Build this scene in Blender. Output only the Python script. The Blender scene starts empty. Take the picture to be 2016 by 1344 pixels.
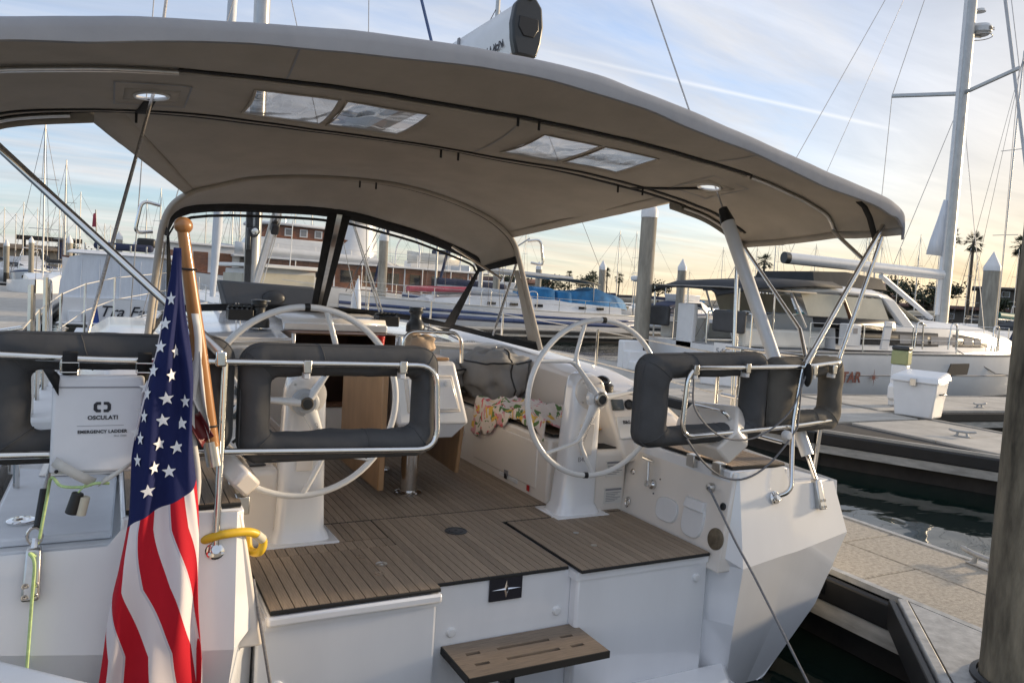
import bpy, math, random
from mathutils import Vector, Matrix, noise
R = math.radians
random.seed(7)
sc = bpy.context.scene
col = sc.collection
# ------------------------------------------------------------------ camera
CAMPOS = Vector((-1.71, -3.0, 2.12)); YAW, PITCH, ROLL = R(27.9), R(3.71), R(3.45)
cd = bpy.data.cameras.new('camera'); cam = bpy.data.objects.new('camera', cd); col.objects.link(cam)
fw = Vector((math.sin(YAW)*math.cos(PITCH), math.cos(YAW)*math.cos(PITCH), -math.sin(PITCH)))
rt = Vector((math.cos(YAW), -math.sin(YAW), 0)); up = rt.cross(fw)
r2 = rt*math.cos(ROLL)+up*math.sin(ROLL); u2 = -rt*math.sin(ROLL)+up*math.cos(ROLL)
cam.matrix_world = Matrix(((r2.x, u2.x, -fw.x, CAMPOS.x), (r2.y, u2.y, -fw.y, CAMPOS.y), (r2.z, u2.z, -fw.z, CAMPOS.z), (0, 0, 0, 1)))
cd.sensor_width = 36; cd.lens = 36*1500/2016; cd.clip_end = 6000; cd.clip_start = .05
sc.camera = cam
# ------------------------------------------------------------------ world, sun, exposure
SUN_AZ, SUN_EL = R(93.5), R(10)
w = bpy.data.worlds.new('World'); sc.world = w; w.use_nodes = True
nt = w.node_tree; N = nt.nodes; L = nt.links; N.clear()
def nd(t, **k):
    n = N.new(t)
    for a, b in k.items(): setattr(n, a, b)
    return n
out = nd('ShaderNodeOutputWorld'); bg = nd('ShaderNodeBackground'); bg.inputs[1].default_value = .15
sky = nd('ShaderNodeTexSky', sky_type='NISHITA', sun_disc=False, sun_elevation=SUN_EL, sun_rotation=SUN_AZ, altitude=0, air_density=1.0, dust_density=.9, ozone_density=2.2)
tc = nd('ShaderNodeTexCoord'); sep = nd('ShaderNodeSeparateXYZ'); L.new(tc.outputs['Generated'], sep.inputs[0])
def mth(op, a, b=None, c=None, clamp=False):
    n = nd('ShaderNodeMath', operation=op, use_clamp=clamp)
    for i, v in enumerate((a, b, c)):
        if v is None: continue
        if isinstance(v, (int, float)): n.inputs[i].default_value = v
        else: L.new(v, n.inputs[i])
    return n.outputs[0]
zc = mth('MAXIMUM', sep.outputs[2], 0.0); den = mth('ADD', zc, .09)
cx = mth('DIVIDE', sep.outputs[0], den); cy = mth('DIVIDE', sep.outputs[1], den)
comb = nd('ShaderNodeCombineXYZ'); L.new(cx, comb.inputs[0]); L.new(cy, comb.inputs[1])
mp = nd('ShaderNodeMapping'); mp.inputs['Rotation'].default_value = (0, 0, R(35)); mp.inputs['Scale'].default_value = (.55, 1.25, 1); L.new(comb.outputs[0], mp.inputs[0])
nz = nd('ShaderNodeTexNoise'); nz.inputs['Scale'].default_value = .9; nz.inputs['Detail'].default_value = 9; nz.inputs['Roughness'].default_value = .58; nz.inputs['Distortion'].default_value = .55; L.new(mp.outputs[0], nz.inputs['Vector'])
mr = nd('ShaderNodeMapRange'); mr.inputs[1].default_value = .34; mr.inputs[2].default_value = .66; mr.inputs[3].default_value = 0.38; mr.inputs[4].default_value = .97; L.new(nz.outputs[0], mr.inputs[0])
# thin high cloud lit by the low sun: warmer towards the sun
sd = (math.sin(SUN_AZ)*math.cos(SUN_EL), math.cos(SUN_AZ)*math.cos(SUN_EL), math.sin(SUN_EL))
dt = nd('ShaderNodeVectorMath', operation='DOT_PRODUCT'); L.new(tc.outputs['Generated'], dt.inputs[0]); dt.inputs[1].default_value = sd
warm = mth('POWER', mth('MAXIMUM', mth('MULTIPLY_ADD', dt.outputs['Value'], .5, .5), 0.0), 2.0)
lowf = mth('POWER', mth('SUBTRACT', 1.0, zc, None, True), 6.0)
ccol = nd('ShaderNodeMix', data_type='RGBA'); ccol.inputs[6].default_value = (1.66, 1.75, 1.92, 1); ccol.inputs[7].default_value = (2.5, 2.0, 1.32, 1); L.new(mth('MULTIPLY', mth('MULTIPLY', warm, 1.5), mth('ADD', lowf, .08), None, True), ccol.inputs[0])
mix = nd('ShaderNodeMix', data_type='RGBA'); veil = nd('ShaderNodeMapRange', interpolation_type='SMOOTHSTEP'); veil.inputs[1].default_value = .35; veil.inputs[2].default_value = .93; veil.inputs[3].default_value = 0; veil.inputs[4].default_value = .97; L.new(dt.outputs['Value'], veil.inputs[0])
tint = nd('ShaderNodeMix', data_type='RGBA', blend_type='MULTIPLY'); tint.inputs[0].default_value = 1; tint.inputs[7].default_value = (.40, .51, .66, 1); L.new(sky.outputs[0], tint.inputs[6])
L.new(mth('MAXIMUM', mth('MAXIMUM', mr.outputs[0], veil.outputs[0]), mth('MULTIPLY', mth('MULTIPLY', lowf, warm), 1.7, None, True)), mix.inputs[0]); L.new(tint.outputs[2], mix.inputs[6])
mp2 = nd('ShaderNodeMapping'); mp2.inputs['Rotation'].default_value = (0, 0, R(52)); mp2.inputs['Scale'].default_value = (.5, 1.9, 1); mp2.inputs['Location'].default_value = (3.3, 1.2, 0); L.new(comb.outputs[0], mp2.inputs[0])
nz2 = nd('ShaderNodeTexNoise'); nz2.inputs['Scale'].default_value = 1.1; nz2.inputs['Detail'].default_value = 8; nz2.inputs['Roughness'].default_value = .6; nz2.inputs['Distortion'].default_value = .7; L.new(mp2.outputs[0], nz2.inputs['Vector'])
br = nd('ShaderNodeMapRange'); br.inputs[1].default_value = .3; br.inputs[2].default_value = .7; br.inputs[3].default_value = .80; br.inputs[4].default_value = 1.14; L.new(nz2.outputs[0], br.inputs[0])
cb = nd('ShaderNodeVectorMath', operation='SCALE'); L.new(ccol.outputs[2], cb.inputs[0]); L.new(br.outputs[0], cb.inputs['Scale']); L.new(cb.outputs[0], mix.inputs[7])
# a condensation trail high in the sky: a narrow band along a great circle
TRA, TRB = Vector((.4955, .8185, .2909)).normalized(), Vector((.7942, .5718, .2059)).normalized()
tn = TRA.cross(TRB).normalized(); tm = (TRA+TRB).normalized()
d1 = nd('ShaderNodeVectorMath', operation='DOT_PRODUCT'); L.new(tc.outputs['Generated'], d1.inputs[0]); d1.inputs[1].default_value = tn
d2 = nd('ShaderNodeVectorMath', operation='DOT_PRODUCT'); L.new(tc.outputs['Generated'], d2.inputs[0]); d2.inputs[1].default_value = TRB-TRB.dot(TRA)*TRA
band = mth('SUBTRACT', 1.0, mth('DIVIDE', mth('ABSOLUTE', d1.outputs['Value']), .0034), None, True)
span = mth('MULTIPLY', mth('MULTIPLY_ADD', d2.outputs['Value'], 9.0, .35, True), mth('MULTIPLY_ADD', d2.outputs['Value'], -60.0, 9.15, True))
tr = nd('ShaderNodeMix', data_type='RGBA'); L.new(mth('MULTIPLY', mth('MULTIPLY', band, span), .5), tr.inputs[0]); L.new(mix.outputs[2], tr.inputs[6]); tr.inputs[7].default_value = (2.4, 2.4, 2.4, 1)
L.new(tr.outputs[2], bg.inputs[0]); L.new(bg.outputs[0], out.inputs[0])
sl = bpy.data.lights.new('sun', 'SUN'); sl.energy = 1.7; sl.angle = R(5); sl.color = (1, .78, .52)
so = bpy.data.objects.new('sun', sl); col.objects.link(so); so.rotation_euler = Vector((-sd[0], -sd[1], -sd[2])).to_track_quat('-Z', 'Y').to_euler()
so.location = (60, 10, 30)
vs = sc.view_settings; vs.view_transform = 'Standard'; vs.look = 'None'; vs.exposure = 1.66; vs.gamma = 1; vs.use_curve_mapping = False
sc.cycles.use_denoising = True; sc.cycles.max_bounces = 8; sc.cycles.transparent_max_bounces = 16; sc.cycles.caustics_reflective = False; sc.cycles.caustics_refractive = False
sc.cycles.sample_clamp_indirect = 6

# ------------------------------------------------------------------ materials
MT = {}
def mat(name, c, rough=.5, metal=0., var=.08, scale=4., bump=0., bscale=60., coat=0., spec=.5, stretch=(1, 1, 1), rnd=0., emit=None, trans=0.):
    m = bpy.data.materials.new(name); m.use_nodes = True; t = m.node_tree; b = t.nodes['Principled BSDF']
    b.inputs['Roughness'].default_value = rough; b.inputs['Metallic'].default_value = metal; b.inputs['Coat Weight'].default_value = coat; b.inputs['Coat Roughness'].default_value = .06; b.inputs['Specular IOR Level'].default_value = spec
    tx = t.nodes.new('ShaderNodeTexCoord'); mpn = t.nodes.new('ShaderNodeMapping'); mpn.inputs['Scale'].default_value = stretch; t.links.new(tx.outputs['Object'], mpn.inputs[0])
    n = t.nodes.new('ShaderNodeTexNoise'); n.inputs['Scale'].default_value = scale; n.inputs['Detail'].default_value = 6; n.inputs['Roughness'].default_value = .6; t.links.new(mpn.outputs[0], n.inputs['Vector'])
    r = t.nodes.new('ShaderNodeValToRGB'); r.color_ramp.elements[0].position = .3; r.color_ramp.elements[1].position = .72
    r.color_ramp.elements[0].color = (*[x*(1-var) for x in c], 1); r.color_ramp.elements[1].color = (*[min(1, x*(1+var)) for x in c], 1); t.links.new(n.outputs[0], r.inputs[0])
    o = r.outputs[0]
    if rnd:
        oi = t.nodes.new('ShaderNodeObjectInfo'); hs = t.nodes.new('ShaderNodeHueSaturation'); mrn = t.nodes.new('ShaderNodeMapRange'); mrn.inputs[3].default_value = 1-rnd; mrn.inputs[4].default_value = 1+rnd
        t.links.new(oi.outputs['Random'], mrn.inputs[0]); t.links.new(mrn.outputs[0], hs.inputs['Value']); t.links.new(o, hs.inputs['Color']); o = hs.outputs[0]
    t.links.new(o, b.inputs['Base Color'])
    if bump:
        n2 = t.nodes.new('ShaderNodeTexNoise'); n2.inputs['Scale'].default_value = bscale; n2.inputs['Detail'].default_value = 4; t.links.new(mpn.outputs[0], n2.inputs['Vector'])
        bn = t.nodes.new('ShaderNodeBump'); bn.inputs['Strength'].default_value = bump; bn.inputs['Distance'].default_value = .01; t.links.new(n2.outputs[0], bn.inputs['Height']); t.links.new(bn.outputs[0], b.inputs['Normal'])
    if trans: b.inputs['Transmission Weight'].default_value = trans
    MT[name] = m; return m
mat('gelcoat', (.82, .83, .85), .16, var=.045, scale=3.2, coat=1., spec=.6, bump=.015, bscale=2.5, stretch=(1, 1, .3))
mat('gelcoat_cream', (.81, .755, .69), .24, var=.03, scale=2, coat=.4)
mat('gelcoat_grey', (.70, .73, .77), .5, var=.05, scale=6, bump=.15, bscale=300)
mat('nonskid', (.74, .75, .76), .55, var=.05, scale=4, bump=.2, bscale=260)
mat('teak', (.31, .24, .175), .62, var=.30, scale=9, stretch=(22, 1.2, 22), rnd=.16, bump=.12, bscale=30)
mat('teak_dark', (.17, .115, .08), .6, var=.3, scale=9, stretch=(22, 1.2, 22), rnd=.16)
mat('teak_step', (.22, .17, .125), .6, var=.28, scale=7, stretch=(1.5, 22, 22), bump=.15, bscale=20)
mat('wood_leaf', (.40, .235, .12), .4, var=.18, scale=5, stretch=(1.5, 1.5, .6), coat=.2)
mat('staff_wood', (.36, .16, .05), .35, var=.18, scale=14, stretch=(3, 3, .4), coat=.3)
mat('caulk', (.014, .014, .014), .7)
mat('steel', (.72, .71, .69), .13, 1., var=.06, scale=20)
mat('steel_brushed', (.58, .57, .55), .3, 1., var=.1, scale=30)
mat('alloy', (.62, .62, .61), .32, .85, var=.08, scale=12)
mat('alloy_white', (.70, .71, .72), .33, .1, var=.06, scale=8, coat=.2)
mat('mast_grey', (.46, .46, .45), .35, .6, var=.1, scale=5)
mat('cushion', (.080, .081, .084), .85, var=.14, scale=5, bump=.35, bscale=10, spec=.25)
mat('cushion_side', (.13, .12, .105), .85, var=.12, scale=7, bump=.3, bscale=700, spec=.25)
mat('canvas', (.44, .405, .36), .82, var=.10, scale=3.5, bump=.12, bscale=7, spec=.25)
mat('canvas_hem', (.31, .325, .36), .8, var=.08, scale=5, bump=.08, bscale=14)
mat('black', (.012, .012, .013), .45, var=.1)
mat('black_web', (.012, .012, .013), .85, bump=.3, bscale=500)
mat('rubber', (.013, .013, .014), .5, var=.2, scale=8)
mat('dark_plastic', (.03, .033, .036), .38, var=.1)
mat('wheel_white', (.80, .80, .79), .22, coat=.6, var=.02)
mat('white_plastic', (.74, .745, .75), .38, var=.04, scale=5)
mat('bag_vinyl', (.70, .71, .735), .42, var=.04, scale=6, bump=.1, bscale=14)
mat('webbing', (.60, .58, .53), .8, bump=.4, bscale=400)
mat('rope_white', (.62, .60, .55), .8, var=.2, scale=60)
mat('rope_green', (.46, .62, .28), .8, var=.2, scale=60)
mat('rope_grey', (.17, .17, .18), .75, var=.3, scale=90)
mat('rope_blue', (.05, .09, .20), .8, var=.2, scale=60)
mat('wire', (.40, .38, .36), .38, .8, var=.4, scale=120)
mat('wire_dark', (.07, .06, .06), .5, .3)
mat('yellow_rubber', (.72, .47, .03), .42, var=.12, scale=12)
mat('paper', (.72, .70, .66), .7)
mat('ink', (.012, .012, .02), .5)
mat('ink_grey', (.25, .25, .27), .5)
mat('ink_red', (.14, .014, .016), .45)
mat('flag_star', (.82, .82, .84), .75)
mat('concrete', (.38, .34, .28), .85, var=.34, scale=38, bump=.35, bscale=120, rnd=.06)
mat('concrete_pale', (.44, .41, .36), .85, var=.2, scale=3, bump=.25, bscale=60, rnd=.06)
mat('pile', (.19, .165, .12), .88, var=.75, scale=4.5, stretch=(2.2, 2.2, .55), bump=.8, bscale=28)
mat('pile_grey', (.32, .295, .245), .85, var=.28, scale=2.6, stretch=(3, 3, .6), bump=.3, bscale=40, rnd=.12)
mat('pile_foot', (.03, .027, .022), .7, var=.5, scale=6)
mat('cap_white', (.74, .74, .74), .5, var=.06)
mat('galv', (.40, .40, .39), .6, .25, var=.25, scale=14, bump=.15, bscale=60)
mat('waler', (.42, .40, .36), .8, var=.3, scale=4, stretch=(1, 1, 4))
mat('dark_wood', (.035, .03, .025), .8, var=.4, scale=4)
mat('boat_white', (.74, .74, .74), .28, var=.05, scale=2, coat=.3)
mat('boat_cream', (.66, .64, .58), .35, var=.08, scale=2)
mat('blue_stripe', (.03, .06, .17), .35)
mat('blue_canvas', (.02, .16, .36), .75, var=.35, scale=1.8, bump=.5, bscale=6)
mat('navy_canvas', (.02, .028, .065), .8, var=.3, scale=3)
mat('grey_canvas', (.032, .034, .038), .8, var=.25, scale=2, bump=.3, bscale=9)
mat('tan_canvas', (.42, .39, .32), .8, var=.12, scale=3, bump=.3, bscale=6)
mat('white_canvas', (.70, .74, .80), .7, var=.08, scale=2.2, stretch=(3, 3, .6), bump=.5, bscale=5)
mat('red_canvas', (.38, .06, .09), .8, var=.3, scale=2)
mat('mahogany', (.21, .075, .032), .35, var=.35, scale=3, stretch=(1, 1, 3), coat=.3, rnd=.12)
mat('dark_glass', (.012, .012, .014), .07, spec=.8)
mat('grey_glass', (.20, .21, .24), .1, spec=.8, var=.3, scale=.8)
mat('pale_glass', (.60, .56, .45), .6, spec=.2, var=.12, scale=1.5)
mat('green_cover', (.02, .13, .11), .6, var=.3, scale=3)
mat('blue_cone', (.02, .06, .26), .5)
mat('roof_brown', (.105, .05, .038), .8, var=.25, scale=.5, stretch=(1, 1, 6))
mat('wall_tan', (.34, .28, .21), .85, var=.15, scale=.6)
mat('wall_dark', (.10, .085, .07), .85, var=.2, scale=.4)
mat('land', (.10, .095, .075), .95, var=.3, scale=.05)
mat('bark', (.13, .10, .075), .9, var=.35, scale=3, stretch=(1, 1, 4))
mat('leaf_palm', (.030, .040, .018), .7, var=.4, scale=2)
mat('leaf_tree', (.035, .048, .022), .7, var=.5, scale=.8)
mat('towel', (.70, .64, .58), .9, bump=.6, bscale=60)
mat('red_plastic', (.5, .03, .03), .4)
mat('chart_screen', (.05, .06, .06), .12)
mat('cover_grey', (.30, .29, .275), .8, var=.12, scale=5, bump=.4, bscale=9)
mat('bronze_grille', (.16, .13, .09), .5, .3, var=.4, scale=26)
mat('interior_wood', (.13, .06, .03), .5, var=.2)
mat('chrome', (.8, .8, .8), .05, 1., var=.0)
mat('band_black', (.016, .015, .015), .35, spec=.3)
mat('vinyl_back', (.42, .42, .43), .5, var=.35, scale=6)
mat('pillow_tan', (.55, .42, .30), .8, bump=.4, bscale=20)
mat('acrylic_smoke', (.045, .047, .052), .6, bump=.2, bscale=9)
mat('green_lens', (.30, .33, .16), .3)
mat('grey_skin', (.42, .44, .46), .45, var=.08)
def glassy(name, tint, fac, rough=.03, wav=0., wsc=3., mul=.8):
    m = bpy.data.materials.new(name); m.use_nodes = True; t = m.node_tree; t.nodes.clear()
    o = t.nodes.new('ShaderNodeOutputMaterial'); tr_ = t.nodes.new('ShaderNodeBsdfTransparent'); tr_.inputs[0].default_value = (*tint, 1)
    g = t.nodes.new('ShaderNodeBsdfGlossy'); g.inputs['Roughness'].default_value = rough; fr = t.nodes.new('ShaderNodeLayerWeight'); fr.inputs[0].default_value = .5
    pw_ = t.nodes.new('ShaderNodeMath'); pw_.operation = 'POWER'; pw_.inputs[1].default_value = 5; t.links.new(fr.outputs['Facing'], pw_.inputs[0]); p4_ = t.nodes.new('ShaderNodeMath'); p4_.operation = 'MULTIPLY_ADD'; p4_.inputs[1].default_value = .92; p4_.inputs[2].default_value = .05; t.links.new(pw_.outputs[0], p4_.inputs[0])
    a = t.nodes.new('ShaderNodeMath'); a.operation = 'MULTIPLY_ADD'; a.inputs[1].default_value = mul; a.inputs[2].default_value = fac; a.use_clamp = True; t.links.new(p4_.outputs[0], a.inputs[0])
    mx = t.nodes.new('ShaderNodeMixShader'); t.links.new(a.outputs[0], mx.inputs[0]); t.links.new(tr_.outputs[0], mx.inputs[1]); t.links.new(g.outputs[0], mx.inputs[2]); t.links.new(mx.outputs[0], o.inputs[0])
    if wav:
        tx = t.nodes.new('ShaderNodeTexCoord'); n = t.nodes.new('ShaderNodeTexNoise'); n.inputs['Scale'].default_value = wsc; n.inputs['Detail'].default_value = 0; n.inputs['Distortion'].default_value = 1.2; t.links.new(tx.outputs['Object'], n.inputs[0])
        bn = t.nodes.new('ShaderNodeBump'); bn.inputs['Strength'].default_value = wav; bn.inputs['Distance'].default_value = .1; t.links.new(n.outputs[0], bn.inputs['Height']); t.links.new(bn.outputs[0], g.inputs['Normal']); t.links.new(bn.outputs[0], fr.inputs['Normal'])
    MT[name] = m
glassy('clear_vinyl', (.92, .93, .935), .0, .04, .02, 2.5, .8)
glassy('wavy_vinyl', (.42, .42, .43), .13, .10, .7, 3.0)
glassy('clear_pane', (.8, .82, .82), .03)
# water: dark green, mirror-like, with small ripples
def water_mat():
    m = mat('water', (.008, .016, .013), .035, var=.3, scale=.3, spec=.5); t = m.node_tree; b = t.nodes['Principled BSDF']; b.inputs['IOR'].default_value = 1.33
    tx = t.nodes['Texture Coordinate']; last = None
    for s, st, di in ((.4, .4, .09), (1.9, .16, .025)):
        mpn = t.nodes.new('ShaderNodeMapping'); mpn.inputs['Scale'].default_value = (s, s*1.8, s); mpn.inputs['Rotation'].default_value = (0, 0, R(-25)); t.links.new(tx.outputs['Object'], mpn.inputs[0])
        n = t.nodes.new('ShaderNodeTexNoise'); n.inputs['Scale'].default_value = 1; n.inputs['Detail'].default_value = 2.5; n.inputs['Distortion'].default_value = .8; t.links.new(mpn.outputs[0], n.inputs[0])
        bn = t.nodes.new('ShaderNodeBump'); bn.inputs['Strength'].default_value = st; bn.inputs['Distance'].default_value = di; t.links.new(n.outputs[0], bn.inputs['Height'])
        if last: t.links.new(last.outputs[0], bn.inputs['Normal'])
        last = bn
    t.links.new(last.outputs[0], b.inputs['Normal'])
water_mat()
def cloth_pattern(name, fn):
    m = mat(name, (.7, .7, .7), .78, var=.0, bump=.25, bscale=500, spec=.2); t = m.node_tree; fn(t, t.nodes['Principled BSDF']); return m
def T(t, op, a, b=None):
    n = t.nodes.new('ShaderNodeMath'); n.operation = op
    for i, v in enumerate((a, b)):
        if v is None: continue
        if isinstance(v, (int, float)): n.inputs[i].default_value = v
        else: t.links.new(v, n.inputs[i])
    return n.outputs[0]
def Tmix(t, f, a, b):
    n = t.nodes.new('ShaderNodeMix'); n.data_type = 'RGBA'; t.links.new(f, n.inputs[0])
    for i, v in ((6, a), (7, b)):
        if isinstance(v, tuple): n.inputs[i].default_value = v
        else: t.links.new(v, n.inputs[i])
    return n.outputs[2]
def flag_fn(t, b):      # sewn stripes run along the cloth; the canton sits at the head
    uv = t.nodes.new('ShaderNodeUVMap'); s = t.nodes.new('ShaderNodeSeparateXYZ'); t.links.new(uv.outputs[0], s.inputs[0])
    st = T(t, 'MULTIPLY', s.outputs[0], 13.0); par = T(t, 'LESS_THAN', T(t, 'FLOORED_MODULO', st, 2.0), 1.0)
    seam = T(t, 'LESS_THAN', T(t, 'ABSOLUTE', T(t, 'SUBTRACT', T(t, 'FRACT', st), .06)), .05)
    white = Tmix(t, seam, (.74, .68, .70, 1), (.58, .54, .60, 1))
    c = Tmix(t, par, white, (.50, .012, .026, 1))
    can = T(t, 'MULTIPLY', T(t, 'LESS_THAN', s.outputs[1], .5), T(t, 'LESS_THAN', st, 7.0))
    c = Tmix(t, can, c, (.012, .018, .085, 1)); t.links.new(c, b.inputs['Base Color']); b.inputs['Subsurface Weight'].default_value = 0
cloth_pattern('flag_cloth', flag_fn)
def towel_fn(t, b):     # printed flowers and leaves in pinks, reds, yellows and greens
    tx = t.nodes.new('ShaderNodeTexCoord'); c = (.74, .66, .60, 1)
    for k, (cc, s, th) in enumerate((((.64, .34, .36, 1), 5, .60), ((.12, .22, .07, 1), 7, .59), ((.68, .15, .17, 1), 6.5, .61), ((.74, .47, .10, 1), 6, .62))):
        mpn = t.nodes.new('ShaderNodeMapping'); mpn.inputs['Location'].default_value = (k*3.1, k*1.7, 0); t.links.new(tx.outputs['Object'], mpn.inputs[0])
        n = t.nodes.new('ShaderNodeTexNoise'); n.inputs['Scale'].default_value = s; n.inputs['Detail'].default_value = 2.5; n.inputs['Distortion'].default_value = 1.6; t.links.new(mpn.outputs[0], n.inputs[0])
        c = Tmix(t, T(t, 'GREATER_THAN', n.outputs[0], th), c, cc)
    t.links.new(c, b.inputs['Base Color'])
cloth_pattern('towel_print', towel_fn)
# ------------------------------------------------------------------ mesh helpers
def V(*a): return Vector(a)
def fillet(pts, r, n=5):
    pts = [Vector(p) for p in pts]; o = [pts[0]]
    for i in range(1, len(pts)-1):
        a, b, c = pts[i-1], pts[i], pts[i+1]; d1, d2 = (a-b), (c-b); k = min(r, d1.length*.49, d2.length*.49); p, q = b+d1.normalized()*k, b+d2.normalized()*k
        for j in range(n+1):
            t = j/n; o.append(p*(1-t)**2+b*2*t*(1-t)+q*t*t)
    o.append(pts[-1]); return o
def spline(pts, n=6):
    P = [Vector(p) for p in pts]; P = [P[0]*2-P[1]]+P+[P[-1]*2-P[-2]]; o = []
    for i in range(1, len(P)-2):
        for j in range(n):
            t = j/n; a, b, c, d = P[i-1:i+3]
            o.append(.5*((2*b)+(c-a)*t+(2*a-5*b+4*c-d)*t*t+(-a+3*b-3*c+d)*t**3))
    o.append(P[-2].copy()); return o
class MB:
    def __init__(s): s.v, s.f, s.uv = [], [], None
    def add(s, vs, fs):
        k = len(s.v); s.v += [tuple(p) for p in vs]; s.f += [tuple(i+k for i in f) for f in fs]; return s
    def hexa(s, p): return s.add(p, [(0, 3, 2, 1), (4, 5, 6, 7), (0, 1, 5, 4), (1, 2, 6, 5), (2, 3, 7, 6), (3, 0, 4, 7)])
    def box(s, x0, x1, y0, y1, z0, z1): return s.hexa([(x0, y0, z0), (x1, y0, z0), (x1, y1, z0), (x0, y1, z0), (x0, y0, z1), (x1, y0, z1), (x1, y1, z1), (x0, y1, z1)])
    def obox(s, c, sz, rot):   # oriented box
        c = Vector(c); h = Vector(sz)/2
        return s.hexa([c+rot @ Vector((h.x*i, h.y*j, h.z*k)) for i, j, k in ((-1, -1, -1), (1, -1, -1), (1, 1, -1), (-1, 1, -1), (-1, -1, 1), (1, -1, 1), (1, 1, 1), (-1, 1, 1))])
    def tube(s, pts, r, n=10, closed=False, sq=1., cap=True):
        P = [Vector(p) for p in pts]; m = len(P); rs = r if isinstance(r, (list, tuple)) else [r]*m; vs = []; fr = None
        for i in range(m):
            a = P[(i-1) % m] if (closed or i) else P[0]; b = P[(i+1) % m] if (closed or i < m-1) else P[-1]; d = (b-a)
            d = d.normalized() if d.length > 1e-9 else Vector((0, 0, 1))
            if fr is None:
                ref = Vector((0, 0, 1)) if abs(d.z) < .9 else Vector((0, 1, 0)); u = d.cross(ref).normalized()
            else:
                u = (fr-d*fr.dot(d)); u = u.normalized() if u.length > 1e-6 else fr
            fr = u; v = d.cross(u)
            vs += [P[i]+(u*math.cos(2*math.pi*k/n)+v*sq*math.sin(2*math.pi*k/n))*rs[i] for k in range(n)]
        fs = [(i*n+k, i*n+(k+1) % n, ((i+1) % m)*n+(k+1) % n, ((i+1) % m)*n+k) for i in range(m if closed else m-1) for k in range(n)]
        if not closed and cap: fs += [tuple(reversed(range(n))), tuple(range((m-1)*n, m*n))]
        return s.add(vs, fs)
    def lathe(s, prof, c=(0, 0, 0), n=24, axis='z', M=None):
        c = Vector(c); vs = []
        for r, h in prof:
            for k in range(n):
                a = 2*math.pi*k/n; p = Vector((r*math.cos(a), r*math.sin(a), h))
                if M: p = M @ p
                elif axis == 'y': p = Vector((p.x, -p.z, p.y))     # axis points to -y
                elif axis == 'x': p = Vector((p.z, p.x, p.y))
                vs.append(c+p)
        m = len(prof); fs = [(i*n+k, i*n+(k+1) % n, (i+1)*n+(k+1) % n, (i+1)*n+k) for i in range(m-1) for k in range(n)]
        fs += [tuple(reversed(range(n))), tuple(range((m-1)*n, m*n))]; return s.add(vs, fs)
    def prism(s, poly, ex):    # 3D polygon + extrusion vector
        ex = Vector(ex); P = [Vector(p) for p in poly]; n = len(P)
        return s.add(P+[p+ex for p in P], [tuple(reversed(range(n))), tuple(range(n, 2*n))]+[(i, (i+1) % n, n+(i+1) % n, n+i) for i in range(n)])
    def loft(s, rows, closed=False, cap=False):
        n = len(rows[0]); vs = [p for r in rows for p in r]; m = len(rows)
        fs = [(i*n+k, i*n+(k+1) % n, (i+1)*n+(k+1) % n, (i+1)*n+k) for i in range(m-1) for k in range(n if closed else n-1)]
        if cap: fs += [tuple(reversed(range(n))), tuple(range((m-1)*n, m*n))]
        return s.add(vs, fs)
    def ball(s, c, r, n=16, m=10, sq=(1, 1, 1)):
        c = Vector(c); rows = [[c+Vector((r*sq[0]*math.sin(math.pi*i/m)*math.cos(2*math.pi*k/n), r*sq[1]*math.sin(math.pi*i/m)*math.sin(2*math.pi*k/n), r*sq[2]*math.cos(math.pi*i/m))) for k in range(n)] for i in range(m+1)]
        return s.loft(rows, True)
    def mir(s):
        o = MB(); o.v = [(-x, y, z) for x, y, z in s.v]; o.f = [tuple(reversed(f)) for f in s.f]; return o
    def build(s, name, m, parent=None, smooth=35, bev=0, solid=0, loc=None, seg=2):
        me = bpy.data.meshes.new(name); me.from_pydata([tuple(p) for p in s.v], [], s.f); me.materials.append(MT[m] if isinstance(m, str) else m)
        if s.uv:
            ul = me.uv_layers.new(name='UVMap')
            for lp in me.loops: ul.data[lp.index].uv = s.uv[lp.vertex_index]
        if smooth: me.shade_smooth(); me.set_sharp_from_angle(angle=R(smooth))
        me.validate(); o = bpy.data.objects.new(name, me); col.objects.link(o)
        if parent: o.parent = parent
        if loc: o.location = loc
        if solid:
            md = o.modifiers.new('thickness', 'SOLIDIFY'); md.thickness = solid; md.offset = 0
        if bev:
            md = o.modifiers.new('bevel', 'BEVEL'); md.width = bev; md.segments = seg; md.limit_method = 'ANGLE'; md.angle_limit = R(30)
        return o
def tag(o, label=None, cat=None, group=None, kind=None):
    for k, v in (('label', label), ('category', cat), ('group', group), ('kind', kind)):
        if v: o[k] = v
    return o
def thing(name, label, cat, loc=(0, 0, 0), rz=0, group=None, sc_=None):
    o = bpy.data.objects.new(name, None); col.objects.link(o); o.location = loc; o.rotation_euler = (0, 0, rz); o.empty_display_size = .2
    if sc_: o.scale = (sc_,)*3
    return tag(o, label, cat, group)
def inst(src, parent, loc=(0, 0, 0), rot=(0, 0, 0), scale=None, name=None):   # another object sharing the mesh
    o = src.copy(); col.objects.link(o); o.parent = parent; o.location = loc; o.rotation_euler = rot
    if scale: o.scale = scale
    return o
def dup(o, parent=None, loc=None, rz=None, label=None):
    c = o.copy(); col.objects.link(c); c.parent = parent
    if loc is not None: c.location = loc
    if rz is not None: c.rotation_euler = (0, 0, rz)
    if label: c['label'] = label
    for ch in list(o.children): dup(ch, c)
    return c
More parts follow.
